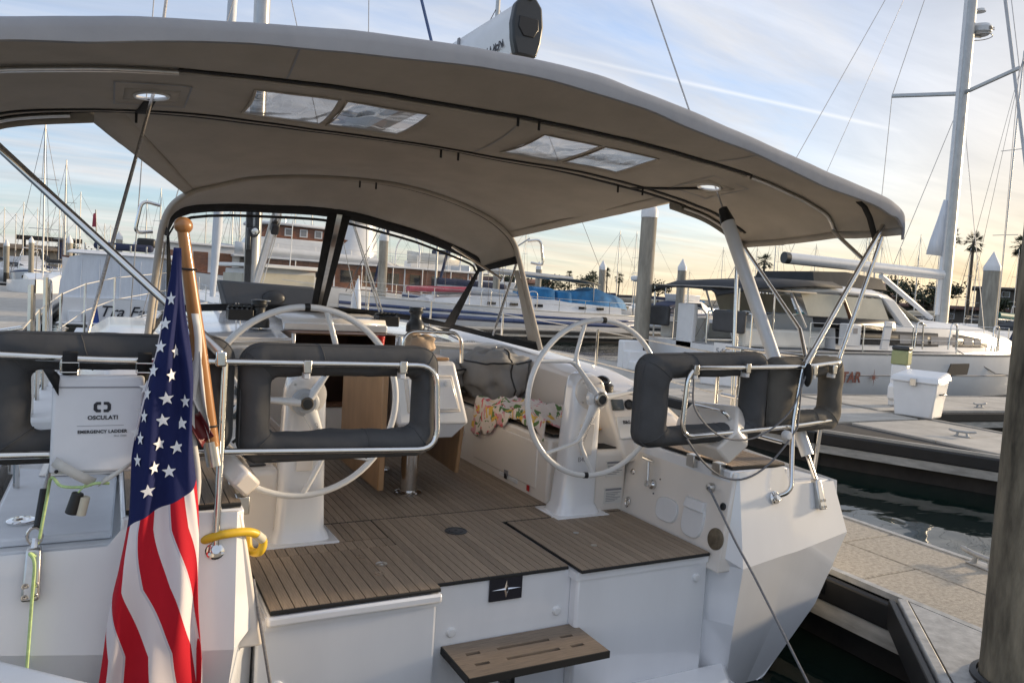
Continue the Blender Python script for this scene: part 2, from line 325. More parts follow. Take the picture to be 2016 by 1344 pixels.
def text(name, s, size, m, parent, o, ux, uz, font_shear=0, depth=.002, align='LEFT', space=1., bold=0.):   # flat lettering with a little thickness
    cu = bpy.data.curves.new(name, 'FONT'); cu.body = s; cu.size = size; cu.align_x = align; cu.extrude = depth; cu.shear = font_shear; cu.space_character = space; cu.offset = bold
    t = bpy.data.objects.new(name, cu); col.objects.link(t); dg = bpy.context.evaluated_depsgraph_get(); me = bpy.data.meshes.new_from_object(t.evaluated_get(dg)); bpy.data.objects.remove(t)
    ux, uz = Vector(ux).normalized(), Vector(uz).normalized(); n = ux.cross(uz)
    me.transform(Matrix(((ux.x, uz.x, n.x, o[0]), (ux.y, uz.y, n.y, o[1]), (ux.z, uz.z, n.z, o[2]), (0, 0, 0, 1))))
    me.materials.clear(); me.materials.append(MT[m]); ob = bpy.data.objects.new(name, me); col.objects.link(ob); ob.parent = parent; return ob
def lerp(a, b, t): return a+(b-a)*t
def interp(tab, x):
    if x <= tab[0][0]: return tab[0][1]
    for (a, b), (c, d) in zip(tab, tab[1:]):
        if x <= c: return b+(d-b)*(x-a)/(c-a)
    return tab[-1][1]
def planks(parent, x0, x1, y0, y1, z, wid=.045, gap=.0045, m='teak', th=.008, hides=None):   # teak strips laid fore and aft, black caulking between and round them
    MB().box(x0, x1, y0, y1, z-.02, z-.0035).build('caulking', 'caulk', parent, bev=.004)
    n = max(1, round((x1-x0)/wid)); w_ = (x1-x0)/n; src = None
    for i in range(n):
        if src is None: src = MB().box(-w_/2+gap/2, w_/2-gap/2, y0+.006, y1-.006, -th, 0).build('plank', m, parent, smooth=0); src.location = (x0+w_*.5, 0, z)
        else: inst(src, parent, (x0+w_*(i+.5), 0, z))
# ================================================================== the yacht (transom at y=0, bow towards +y, centreline x=0, water z=0)
yacht = thing('sailing_yacht', 'large white sailing yacht with teak cockpit, twin white wheels and taupe bimini', 'sailing yacht')
SZ = .80                                    # cockpit sole height
def hb(y): return interp([(0, 2.12), (2, 2.16), (4, 2.15), (6, 2.03), (8, 1.72), (10, 1.15), (11.5, .55), (12.7, .06)], y)
def sheer(y): return interp([(0, 1.125), (2, 1.2), (5, 1.28), (9, 1.42), (12.7, 1.58)], y)
rows = []
for y in (0.02, .5, 1, 2, 3, 4, 5, 6, 7, 8, 9, 10, 11, 11.8, 12.4, 12.7):
    b, s = hb(y), sheer(y); k = 1-.55*max(0, (y-5)/7.7)**2
    rows.append([V(b, y, s), V(b+.045*k, y, s*.62), V(b+.03*k, y, .60), V(b*.94, y, .38), V(b*.78, y, .02), V(b*.5, y, -.2), V(0, y, -.42)])
m = MB().loft(rows); MB().add(m.v+m.mir().v, m.f+[tuple(i+len(m.v) for i in f) for f in m.mir().f]).build('hull', 'gelcoat', yacht, smooth=30)
# --- quarters either side of the transom opening: an upper facet, a knuckle and a lower facet, returned into the opening by an angled cheek
for sx in (1, -1):
    def q(x, y, z): return V(sx*x, y, z)
    yc = -.09
    # outline columns from inboard to outboard
    top = [q(1.27, -.045, 1.235), q(1.62, -.02, 1.245), q(1.70, -.01, 1.135), q(2.09, .02, 1.125)]
    kn = [q(1.275, yc-.03, .735), q(1.6, yc, .765), q(1.7, yc, .775), q(2.165, -.045, .83)]
    lo = [q(1.30, -.06, .40), q(1.6, -.03, .40), q(1.7, .0, .40), q(2.0, .0, .40)]
    bt = [q(1.36, .03, -.05), q(1.45, .03, -.05), q(1.5, .03, -.05), q(1.60, .03, -.05)]
    mb = MB().loft([top, kn, lo, bt])
    ch_t, ch_m, ch_b = q(1.175, -.02, .80), q(1.175, .09, .735), q(1.20, .11, -.05)
    mb.add([top[0], q(1.25, -.03, 1.235), kn[0], ch_m, lo[0], q(1.18, .10, .40), bt[0], ch_b, ch_t], [(0, 1, 8, 2), (2, 8, 3), (2, 3, 5, 4), (4, 5, 7, 6)])
    mb.add([top[3], q(2.12, .14, 1.125), kn[3], q(2.165, .14, .70), lo[3], q(2.0, .14, .38), bt[3], q(1.65, .14, -.05)], [(0, 1, 3, 2), (2, 3, 5, 4), (4, 5, 7, 6)])
    if sx < 0: mb.f = [tuple(reversed(f)) for f in mb.f]
    mb.build('quarter_moulding', 'gelcoat', yacht, smooth=12)
    # inner wall of the opening, then console step
    mb = MB().hexa([q(1.158, -.055, .70), q(1.28, -.055, .70), q(1.32, 1.02, .70), q(1.158, 1.02, .70), q(1.25, -.04, 1.232), q(1.34, -.04, 1.232), q(1.34, 1.02, 1.232), q(1.25, 1.02, 1.232)])
    if sx < 0: mb.f = [tuple(reversed(f)) for f in mb.f]
    mb.build('side_wall', 'gelcoat_cream', yacht, bev=.012)
    # aft side deck, teak pad
    MB().box(*sorted((sx*1.26, sx*2.10)), .05, 1.9, 1.04, 1.124).build('aft_side_deck', 'nonskid', yacht, bev=.01)
    d = MB().box(*sorted((sx*1.24, sx*1.66)), -.018, 1.02, 1.10, 1.238).build('helm_seat_plinth', 'gelcoat', yacht, bev=.01)
    planks(d, *sorted((sx*1.25, sx*1.645)), -.01, 1.0, 1.262, m='teak')
    # coaming and cockpit bench
    mb = MB().loft([[q(1.30, y, 1.15), q(1.36, y, z), q(1.44, y, z+.05), q(1.72, y, z+.05), q(1.86, y, z-.05), q(1.98, y, 1.16)] for y, z in ((.98, 1.25), (1.35, 1.44), (1.8, 1.52), (2.6, 1.56), (3.4, 1.62), (4.3, 1.66))], cap=True)
    if sx < 0: mb.f = [tuple(reversed(f)) for f in mb.f]
    mb.build('coaming', 'gelcoat_cream', yacht, smooth=40, bev=.02)
    MB().box(*sorted((sx*1.5, sx*2.13)), 1.9, 9.2, 1.12, 1.262).build('side_deck', 'nonskid', yacht, bev=.02)
    bn = MB().box(*sorted((sx*.752, sx*1.36)), 1.06, 3.0, .74, 1.212).build('bench', 'gelcoat_cream', yacht, bev=.02)
    planks(bn, *sorted((sx*.80, sx*1.33)), 1.10, 2.97, 1.236, m='teak')
    MB().box(*sorted((sx*.744, sx*.76)), 1.20, 2.15, .86, 1.16).build('locker_door', 'gelcoat_cream', bn, bev=.007)
    MB().box(*sorted((sx*.746, sx*.756)), 1.45, 1.72, .83, .856).build('handle_slot', 'white_plastic', bn, bev=.003)
    MB().lathe([(.075, 0), (.075, .008), (.06, .012), (0.001, .012)], q(.751, 2.42, 1.03), axis='x', M=Matrix.Rotation(R(-90*sx), 4, 'Y')).build('speaker_cover', 'white_plastic', bn)
for z, w_, m_ in ((.846, .03, 'ink'), (.87, .045, 'ink_grey')):
    MB().box(.739, .744, 1.62-w_, 1.62+w_*.2, z-.018, z+.018).build('safety_sticker', m_, yacht)
MB().box(.739, .744, 1.27, 1.30, .826, .862).build('safety_sticker', 'red_plastic', yacht)
# --- transom blocks below the sole
MB().box(.335, 1.17, .03, 1.0, -.1, .776).build('transom_block', 'gelcoat', yacht, bev=.015)
MB().box(-1.17, -.40, .03, 1.0, -.1, .757).build('transom_block', 'gelcoat', yacht, bev=.015)
MB().box(-1.135, -.388, .0, .60, .738, .782).build('hatch_lid', 'gelcoat', yacht, bev=.012)
MB().box(-.40, .335, .09, 1.05, -.1, .776).build('transom_panel', 'gelcoat', yacht, bev=.006)
MB().box(-1.40, 1.40, -.05, .5, -.12, .055).build('transom_foot', 'gelcoat', yacht, bev=.03)
mb = MB().prism([(.52, -.34, .06), (1.22, -.16, .06), (1.36, .04, .06), (.50, .04, .06)], (0, 0, .10)); mb.build('swim_ledge', 'gelcoat', yacht, bev=.03)
for x, z in ((.262, .575), (-.30, .555), (-1.08, .48), (1.09, .66)):
    MB().lathe([(.023, -.01), (.023, .006), (.017, .013), (.001, .015)], (x, .09 if abs(x) < .35 else .03, z), 16, 'y').build('fastener_cap', 'white_plastic', yacht)
for x in (-.17, -.06, .075, .2, .33):
    MB().lathe([(.026, -.01), (.026, .006), (.016, .008), (.014, -.03)], (x, .088, .37), 16, 'y').build('drain_outlet', 'steel_brushed', yacht)
# --- emblem plate: black with a silver four-point star
pl = MB().box(-.118, .055, .078, .0885, .672, .782).build('emblem_plate', 'ink', yacht, bev=.003)
cx_, cz_ = -.031, .727
st = [(cx_, cz_+.042), (cx_+.011, cz_+.005), (cx_+.078, cz_), (cx_+.011, cz_-.005), (cx_, cz_-.042), (cx_-.011, cz_-.005), (cx_-.078, cz_), (cx_-.011, cz_+.005)]
MB().add([(x, .0765, z) for x, z in st]+[(cx_, .070, cz_)], [(i, (i+1) % 8, 8) for i in range(8)]).build('emblem_star', 'chrome', pl, smooth=0)
MB().prism([(cx_, .0695, cz_+.014), (cx_-.006, .0695, cz_), (cx_, .0695, cz_-.014), (cx_+.006, .0695, cz_)], (0, .003, 0)).build('emblem_diamond', 'ink', pl, smooth=0)
# --- cockpit sole: teak strips
sole = MB().box(-.76, .76, .7, 3.0, .70, .779).build('cockpit_sole', 'gelcoat', yacht)
planks(sole, -.39, .31, .075, 1.05, SZ)
planks(sole, -.755, .755, 1.056, 2.98, SZ)
planks(sole, .31, .72, .81, 1.05, SZ-.001)
planks(sole, -.66, -.395, .738, 1.05, SZ-.001)
hr = MB().box(.32, 1.16, .02, .83, .74, .779).build('locker_hatch', 'gelcoat', yacht)
planks(hr, .338, 1.152, .0, .80, SZ); planks(hr, .97, 1.152, .806, .90, SZ)
hl = MB().box(-1.14, -.40, .02, .7, .72, .779).build('swim_hatch', 'gelcoat', yacht)
planks(hl, -1.125, -.395, .005, .60, SZ+.008, wid=.049); planks(hl, -1.125, -.395, .606, .735, SZ+.002, wid=.049)
MB().lathe([(.062, 0), (.062, .004), (.054, .005), (.052, .002), (.041, .002), (.039, .006), (.009, .006), (.007, .003), (.001, .003)], (-.012, .728, SZ), 32).build('drain_cover', 'dark_plastic', sole)
for x, y in ((.62, .50), (.60, .29)): MB().lathe([(.017, 0), (.017, .003), (.012, .004), (.006, .002), (.001, .002)], (x, y, SZ), 16).build('hatch_latch', 'steel_brushed', hr)
for x, y, r_ in ((-.60, .25, .022), (-.62, .48, .02), (-.555, .36, .028)): MB().lathe([(r_, 0), (r_, .003), (r_*.8, .004), (r_*.72, .001), (r_*.4, .001), (r_*.36, .004), (.001, .004)], (x, y, SZ+.008), 20).build('hatch_latch', 'steel_brushed' if r_ > .025 else 'teak', hl)
# --- steering pedestals and wheels
def pedestal(sx):
    def q(x, y, z): return V(sx*x, y, z)
    secs = []
    for z, cy_, wx, wy in ((.80, .89, .155, .12), (.83, .89, .145, .105), (.86, .89, .128, .09), (1.1, .875, .115, .085), (1.42, .855, .104, .08), (1.56, .85, .100, .078), (1.635, .86, .082, .06), (1.66, .868, .045, .035)):
        c = V(sx*.835, cy_, z); secs.append([c+V(wx*math.copysign(abs(math.cos(a))**.45, math.cos(a)), wy*math.copysign(abs(math.sin(a))**.45, math.sin(a)), 0) for a in [2*math.pi*(k+.5)/28 for k in range(28)]])
    p = MB().loft(secs, True, True).build('steering_pedestal', 'gelcoat', yacht, smooth=60)
    MB().box(sx*.835-.19, sx*.835+.19, .74, 1.03, .778, .806).build('pedestal_base', 'gelcoat', p, bev=.02)
    MB().lathe([(.10, -.02), (.10, .012), (.085, .02), (.035, .022), (.03, .06), (.001, .06)], q(.842, .785, 1.55), 32, 'y').build('bearing_plate', 'gelcoat_cream', p)
    for k in range(4):
        a = R(45+90*k); MB().lathe([(.006, 0), (.006, .004), (.001, .005)], q(.842+.082*math.cos(a), .766, 1.55+.082*math.sin(a)), 8, 'y').build('screw', 'steel_brushed', p)
    t = MB().prism([q(.78, .772, 1.36), q(.80, .774, 1.17), q(.875, .774, 1.17), q(.885, .772, 1.36)], (0, .004, 0)); t.build('moulded_recess', 'gelcoat_cream', p, bev=.002)
    whl = bpy.data.objects.new('steering_wheel', None); col.objects.link(whl); whl.parent = yacht; whl.location = (sx*.842+(-.02 if sx < 0 else 0), .715, 1.525); whl['label'] = 'white %s steering wheel' % ('starboard' if sx > 0 else 'port')
    Rr = .462; ring = [V(Rr*math.cos(a), 0, Rr*math.sin(a)) for a in [2*math.pi*k/64 for k in range(64)]]
    MB().tube(ring, .0165, 12, closed=True).build('rim', 'wheel_white', whl, smooth=80)
    base = 128 if sx > 0 else 55
    for j in range(3):
        a = R(base+120*j); u = V(math.cos(a), 0, math.sin(a)); v_ = V(-math.sin(a), 0, math.cos(a)); br = u*.262
        mb = MB().tube([u*.03+V(0, -.018, 0), u*.15+V(0, -.014, 0), br], [.042, .026, .019], 10, sq=.55)
        for e in (1, -1): mb.tube(spline([br-u*.03, u*.285+v_*e*.02, u*.345+v_*e*.09, u*.417+v_*e*.186], 4), [.018]*4+[.0145]*9, 8, sq=.75)
        mb.build('spoke', 'wheel_white', whl, smooth=70)
    MB().lathe([(.066, -.02), (.066, .012), (.058, .02), (.05, .022), (.047, .03), (.001, .031)], (0, -.012, 0), 32, 'y').build('hub', 'wheel_white' if sx > 0 else 'grey_skin', whl)
    MB().lathe([(.043, 0), (.043, .018), (.036, .026), (.027, .027), (.025, .021), (.001, .021)] if sx > 0 else [(.03, 0), (.03, .012), (.022, .015), (.02, .010), (.001, .010)], (0, -.042, 0), 28, 'y').build('hub_nut', 'steel_brushed' if sx > 0 else 'bronze_grille', whl); MB().lathe([(.024, 0), (.024, .003), (.001, .004)], (0, -.0635, 0), 20, 'y').build('hub_cap', 'dark_plastic', whl)
    for a in ((R(88), R(-95)) if sx > 0 else (R(91),)):
        da = .028; MB().tube([V(Rr*math.cos(a+t), 0, Rr*math.sin(a+t)) for t in (-da, 0, da)], .0185, 12).build('king_spoke_grip', 'black', whl)
    ta = R(base+(120 if sx > 0 else 240)); u = V(math.cos(ta), 0, math.sin(ta))
    text('maker_lettering', 'CARBONAUTICA', .020, 'ink_grey', whl, u*.11+V(0, -.040, 0)+V(-.006, 0, 0), u, u.cross(V(0, 1, 0)) if u.cross(V(0, 1, 0)).length else V(0, 0, 1), depth=.001)
    return p
pr = pedestal(1); pp = pedestal(-1)
text('boat_logo', 'B45', .04, 'ink_grey', pr, (.775, .765, 1.135), (1, 0, 0), (0, 0, 1), depth=.001)
# consoles outboard of each wheel: step, slanted instrument panel, compass
for sx in (1, -1):
    def q(x, y, z): return V(sx*x, y, z)
    MB().box(*sorted((sx*.94, sx*1.20)), .84, 1.10, .77, 1.175).build('console_step', 'gelcoat_cream', yacht, bev=.035, seg=4)
    mb = MB().hexa([q(1.16, .80, 1.10), q(1.46, .80, 1.10), q(1.46, 1.28, 1.10), q(1.10, 1.28, 1.10), q(1.07, .97, 1.52), q(1.42, .97, 1.52), q(1.42, 1.2, 1.56), q(1.05, 1.2, 1.56)])
    if sx < 0: mb.f = [tuple(reversed(f)) for f in mb.f]
    cs = mb.build('instrument_console', 'gelcoat_cream', yacht, bev=.03, seg=3)
    n_ = V(0, -.42, .17).normalized(); upv = V(0, .17, .42).normalized()
    def onp(x, h): return q(x+.035, .80, 1.10)+upv*h
    for nm, x0, x1, h0, h1, m_ in (('instrument_screen', 1.08, 1.17, .335, .405, 'chart_screen'), ('plotter_cover', 1.10, 1.30, .15, .29, 'white_plastic')):
        MB().hexa([onp(x0, h0)+n_*.0, onp(x1, h0), onp(x1, h1), onp(x0, h1), onp(x0, h0)+n_*.012, onp(x1, h0)+n_*.012, onp(x1, h1)+n_*.012, onp(x0, h1)+n_*.012]).build(nm, m_, cs, bev=.004)
    MB().lathe([(.033, 0), (.033, .014), (.026, .018), (.024, .012), (.001, .012)], onp(1.215, .37), 24, M=n_.to_track_quat('Z', 'Y').to_matrix().to_4x4()).build('engine_gauge', 'black', cs)
    if sx > 0: text('plotter_lettering', 'B&G', .03, 'ink', cs, onp(1.14, .245)+n_*.013, (1, 0, 0), upv, depth=.001, bold=.001)
    c = MB().lathe([(.075, -.02), (.075, .02), (.062, .03)], q(1.075, 1.0, 1.545), 24).build('compass_bowl', 'black', yacht)
    MB().ball(q(1.075, 1.0, 1.568), .058).build('compass_dome', 'dark_glass', c, smooth=80)
    MB().prism([q(1.0, .9, 1.178), q(1.16, .88, 1.178), q(1.19, 1.0, 1.178), q(1.03, 1.02, 1.178)], (0, 0, .006)).build('step_pad', 'rubber', yacht)
for z in (1.06, .89):
    p = MB().box(1.035, 1.165, .8335, .8385, z-.05, z+.05).build('notice_plate', 'paper', yacht)
    MB().box(1.04, 1.16, .8325, .8334, z+.033, z+.045).build('notice_heading', 'ink_grey', p)
    for k in range(6): MB().box(1.045, 1.155-.02*(k % 3), .8325, .8334, z+.018-k*.0105, z+.0215-k*.0105).build('notice_line', 'ink_grey', p)
# --- fittings on the starboard side wall: engine lever, hatch discs, ring, grille, turning eye, line
def wallx(z): return 1.158+(z-.70)*.173
def wpt(y, z, o=0): return V(wallx(z)-o, y, z)
WM = V(-1, 0, .17).normalized().to_track_quat('Z', 'Y').to_matrix().to_4x4()
def disc(name, y, z, prof, m, n=24, parent=yacht): return MB().lathe(prof, wpt(y, z), n, M=WM).build(name, m, parent)
lv = disc('throttle_boss', .588, 1.015, [(.03, 0), (.03, .018), (.02, .03), (.019, .055), (.001, .056)], 'steel')
MB().tube([wpt(.588, 1.015, .045), wpt(.60, 1.085, .05), wpt(.615, 1.155, .052)], .009, 10).build('throttle_lever', 'steel_brushed', lv)
MB().tube([wpt(.66, 1.165, .06), wpt(.575, 1.158, .05)], .011, 10).build('throttle_grip', 'steel', lv)
disc('push_button', .797, 1.043, [(.018, 0), (.018, .006), (.012, .012), (.001, .014)], 'steel')
for y, z in ((.536, 1.059), (.57, .965), (.50, .955)): disc('screw', y, z, [(.005, 0), (.005, .003), (.001, .004)], 'ink', 8)
d = disc('deck_ring', .779, .865, [(.012, 0), (.012, .005), (.001, .006)], 'steel'); MB().tube([wpt(.779+.018*math.cos(a), .858+.03*math.sin(a), .012) for a in [2*math.pi*k/16 for k in range(16)]], .004, 6, closed=True).build('ring_handle', 'steel', d)
def oval(name, y, z, ry, rz, th, m):
    c0 = [wpt(y+ry*math.copysign(abs(math.cos(a))**.7, math.cos(a)), z+rz*math.copysign(abs(math.sin(a))**.7, math.sin(a)), -.006) for a in [2*math.pi*k/32 for k in range(32)]]
    return MB().prism(c0, V(-1, 0, .17)*(th+.006)).build(name, m, yacht, bev=.005, smooth=30)
oval('inspection_cover', .42, .908, .092, .068, .016, 'white_plastic'); oval('shower_box', .195, .92, .085, .10, .016, 'white_plastic')
lid = MB().hexa([wpt(.12, .975, -.004), wpt(.275, .975, -.004), wpt(.275, 1.03, -.004), wpt(.12, 1.03, -.004), wpt(.12, .975, .032), wpt(.275, .975, .032), wpt(.275, 1.03, .022), wpt(.12, 1.03, .022)]).build('shower_lid', 'white_plastic', yacht, bev=.006)
disc('vent_grille', .005, .868, [(.058, 0), (.058, .005), (.052, .008), (.001, .008)], 'bronze_grille', 32)
disc('hull_socket', .0, 1.044, [(.02, 0), (.02, .006), (.013, .009), (.011, .002), (.001, .002)], 'dark_plastic')
# stern line from an eye on the wall out over the side, passing the quarter
ey = disc('mooring_eye', .11, 1.118, [(.026, 0), (.026, .012), (.018, .03), (.001, .032)], 'steel_brushed')
MB().tube([wpt(.11, 1.118, .03), V(1.17, .072, 1.135), V(1.165, -.162, .905), V(1.18, -.28, .78), V(1.19, -.42, .63), V(1.21, -.97, .06)], .0065, 8).build('stern_line', 'rope_grey', yacht); MB().tube([V(-1.20, -.03, .96), V(-1.128, -.10, .53), V(-1.05, -.2, -.05)], .0065, 8).build('stern_line', 'rope_grey', yacht)
# --- fold-down swim step
def slotrow(mb): return mb
stp = bpy.data.objects.new('swim_step', None); col.objects.link(stp); stp.parent = yacht
# slatted plank built as bars so that the slots are real gaps
def sx_(x, y): return (x, y)
X0, X1, Y0, Y1 = -.345, .362, -.225, .08
slots = {0: [(X0, X1)]}
ys = [Y1, -.02, -.042, -.118, -.140, Y0]       # band edges; the two narrow bands carry the slots
gaps = [(-.275, -.205), (-.12, .155), (.215, .285)]
for i in range(5):
    a, b = ys[i+1], ys[i]
    if i in (1, 3):
        e = [X0]+[g for p_ in gaps for g in p_]+[X1]
        for k in range(0, len(e), 2): MB().box(e[k], e[k+1], a, b, .468, .5).build('board', 'teak_step', stp)
    else: MB().box(X0, X1, a, b, .468, .5).build('board', 'teak_step', stp)
MB().box(X0-.003, X1+.003, Y0-.006, Y0, .466, .499).build('edge_strip', 'caulk', stp)
MB().box(X0-.006, X0, Y0, Y1, .466, .499).build('edge_strip', 'caulk', stp)
for x in (-.2, .24): MB().prism([(x-.03, -.19, .468), (x-.03, .06, .468), (x-.03, .09, .40), (x-.03, -.15, .425)], (.06, 0, 0)).build('bracket', 'teak_step', stp)
MB().box(-.12, -.10, -.18, .08, .36, .466).build('bracket_plate', 'black', stp, bev=.004)
# --- pushpits
def pushpit(sx):
    def q(x, y, z): return V(sx*x, y, z)
    pu = bpy.data.objects.new('pushpit', None); col.objects.link(pu); pu.parent = yacht
    xi = .90 if sx > 0 else .48; r_ = .0135
    ox = 2.10 if sx > 0 else 2.3
    loop = [q(2.06, .95, 1.83), q(ox, .02 if sx > 0 else -.05, 1.83), q(1.75, -.01, 1.80), q(xi, -.01, 1.79), q(xi-.02, -.01, 1.43), q(1.72, -.01, 1.47), q(ox-.02, .02 if sx > 0 else -.05, 1.49), q(2.05, .95, 1.50)]
    MB().tube(fillet(loop, .09, 6), r_, 12).build('rail', 'steel', pu, smooth=80)
    a, b = (q(1.72, -.01, 1.80), q(1.545, -.02, 1.07)) if sx > 0 else (q(1.327, -.01, 1.80), q(1.345, -.065, 1.10))
    if sx > 0: MB().tube(fillet([a, q(1.665, -.02, 1.48), q(1.585, -.12, 1.13), q(1.535, -.05, 1.085)], .06), r_, 12).build('stanchion', 'steel', pu, smooth=80)
    else: MB().tube([a, b], r_, 12).build('stanchion', 'steel', pu, smooth=80)
    Mx = V(0, -1, .35).normalized().to_track_quat('Z', 'Y').to_matrix().to_4x4()
    f = MB().lathe([(.036, -.012), (.036, .004), (.03, .008), (.018, .011), (.016, .03), (.001, .03)], q(1.535, -.056, 1.085) if sx > 0 else q(1.345, -.055, 1.10), 20, M=Mx).build('foot_flange', 'steel', pu)
    for k in range(3):
        c = V(sx*1.535, -.066, 1.087) if sx > 0 else q(1.345, -.067, 1.102); an = R(90+120*k); c = c+Mx.to_3x3() @ V(.026*math.cos(an), .026*math.sin(an), .006); MB().lathe([(.006, 0), (.006, .003), (.001, .004)], c, 8, M=Mx).build('screw', 'steel_brushed', f)
    for x in (2.02,):
        if sx > 0: MB().tube([q(x, .08, 1.49), q(x-.01, .10, 1.13)], .012, 10).build('leg', 'steel', pu)
        MB().tube([q(x+.03, .80, 1.83), q(x+.03, .82, 1.13)], .0125, 10).build('leg', 'steel', pu)
    return pu
puR, puL = pushpit(1), pushpit(-1)
# --- rolled rail cushions with a window in the middle; each is a separate pad lashed to the rail
def cushion(label, x0, x1, z0, z1, hx0, hx1, hz0, hz1, yb, zs=0., m='cushion', yt=0.):
    t = thing('rail_cushion', label, 'cushion', ((x0+x1)/2, yb, z0), group='grey pads on the stern rails')
    cx_, cz_ = (x0+x1)/2, (z0+z1)/2
    def ring(ax0, ax1, az0, az1, rr, n=12):
        o = []
        for qx, qz, a0 in ((ax1-rr, az1-rr, 0), (ax0+rr, az1-rr, 90), (ax0+rr, az0+rr, 180), (ax1-rr, az0+rr, 270)):
            for k in range(n+1):
                a = R(a0+90*k/n); o.append((qx+rr*math.cos(a), qz+rr*math.sin(a)))
        q_ = []
        for i in range(len(o)):
            a, b = o[i], o[(i+1) % len(o)]; q_.append(a)
            if i % (n+1) == n: q_ += [(lerp(a[0], b[0], j/12), lerp(a[1], b[1], j/12)) for j in range(1, 12)]
        return q_
    O, I = ring(x0, x1, z0, z1, .085), ring(hx0, hx1, hz0, hz1, .03); rows = []
    nprof = 18; dp = .068
    for j in range(nprof):
        a = 2*math.pi*j/nprof; c_, s_ = math.cos(a), math.sin(a); c_ = math.copysign(abs(c_)**.8, c_); s_ = math.copysign(abs(s_)**.78, s_)
        row = []
        for (ox, oz), (ix, iz) in zip(O, I):
            t_ = (1+c_)/2; px_, pz_ = lerp(ix, ox, t_), lerp(iz, oz, t_)
            wr = .010*noise.noise(V(px_*9, pz_*9, s_*1.5+x0))+.006*noise.noise(V(px_*22, pz_*22, s_*2+3))
            row.append(V(px_-cx_+wr*.4, dp*s_*(1+.06*noise.noise(V(px_*6, pz_*6, 9)))+wr+yt*(px_-cx_), pz_-z0+zs*(px_-cx_)+wr*.7))
        rows.append(row)
    rows.append(rows[0]); mb = MB().loft(rows, True); mb.build('pad', m, t, smooth=70)
    for fx in (.2, .86):
        x = lerp(hx0, hx1, fx)-cx_; zt = 1.79-z0+zs*x+(.018 if cx_ < 0 else .02)
        MB().box(x-.016, x+.016, -.105, -.07, zt-.03-.022, zt+.0).build('rail_clip', 'steel_brushed', t, bev=.004)
        MB().box(x-.012, x+.012, -.10, -.055, zt-.075, zt-.045).build('clip_tab', 'white_plastic', t, bev=.004)
    nO = len(O); seg = nO//4
    for i in [6+seg*q_ for q_ in range(4)]+[12+seg*q_+8 for q_ in (0, 2)]: MB().tube([rows[j][i % nO] for j in range(nprof)], .0028, 5, closed=True).build('stitch_seam', m, t)
    # piping seams
    for k in (0, 1):
        s_ = [V(lerp(ix, ox, .97)-cx_, (-.03, .03)[k]*1.0+yt*(ox-cx_), lerp(iz, oz, .97)-z0+zs*(ox-cx_)) for (ox, oz), (ix, iz) in zip(O, I)]
        MB().tube(s_, .0045, 6, closed=True).build('piping', m, t)
    return t
cushion('long dark grey cushion behind the emergency ladder bag and the flag', -2.10, -1.285, 1.432, 1.885, -1.945, -1.42, 1.545, 1.755, .075)
cushion('dark grey cushion in front of the port steering wheel', -1.265, -.452, 1.395, 1.862, -1.145, -.55, 1.51, 1.735, .075)
cushion('dark grey cushion between the starboard wheel and the rail stanchion', .645, 1.51, 1.385, 1.86, .83, 1.37, 1.475, 1.735, .075, zs=.03)
cushion('brownish grey cushion outermost on the starboard rail', 1.515, 2.115, 1.425, 1.85, 1.75, 1.99, 1.54, 1.735, .07, zs=.035, m='cushion_side')
# --- helm seats: hinged white flaps propped up outboard of each wheel
for sx in (1, -1):
    def q(x, y, z): return V(sx*x, y, z)
    kf = 1 if sx > 0 else .62; u = V(sx*.46, .06, .50).normalized()*kf; n_ = V(-sx*.75, 0, .68).normalized(); o = q(1.235, .0, 1.27)
    poly = [o, o+V(0, .36, 0), o+V(0, .42, 0)+u*.12, o+V(0, .38, 0)+u*.27, o+V(0, .05, 0)+u*.30, o+V(0, -.05, 0)+u*.14]
    hs = MB().prism(poly, n_*.13*kf)
    if sx < 0: hs.f = [tuple(reversed(f)) for f in hs.f]
    hs = hs.build('helm_seat_flap', 'gelcoat_cream', yacht, bev=.014)
    for dy in (.04, .25):
        MB().box(*sorted((sx*1.212, sx*1.262)), dy, dy+.065, 1.195, 1.265).build('hinge', 'steel_brushed', hs, bev=.004)
    MB().tube(fillet([o+n_*.095+u*.2+V(0, .04, 0), o+n_*.19+u*.2+V(0, .04, 0), o+n_*.19+u*.2+V(0, .30, 0), o+n_*.095+u*.2+V(0, .30, 0)], .03), .009, 8).build('foot_bar', 'steel', hs)
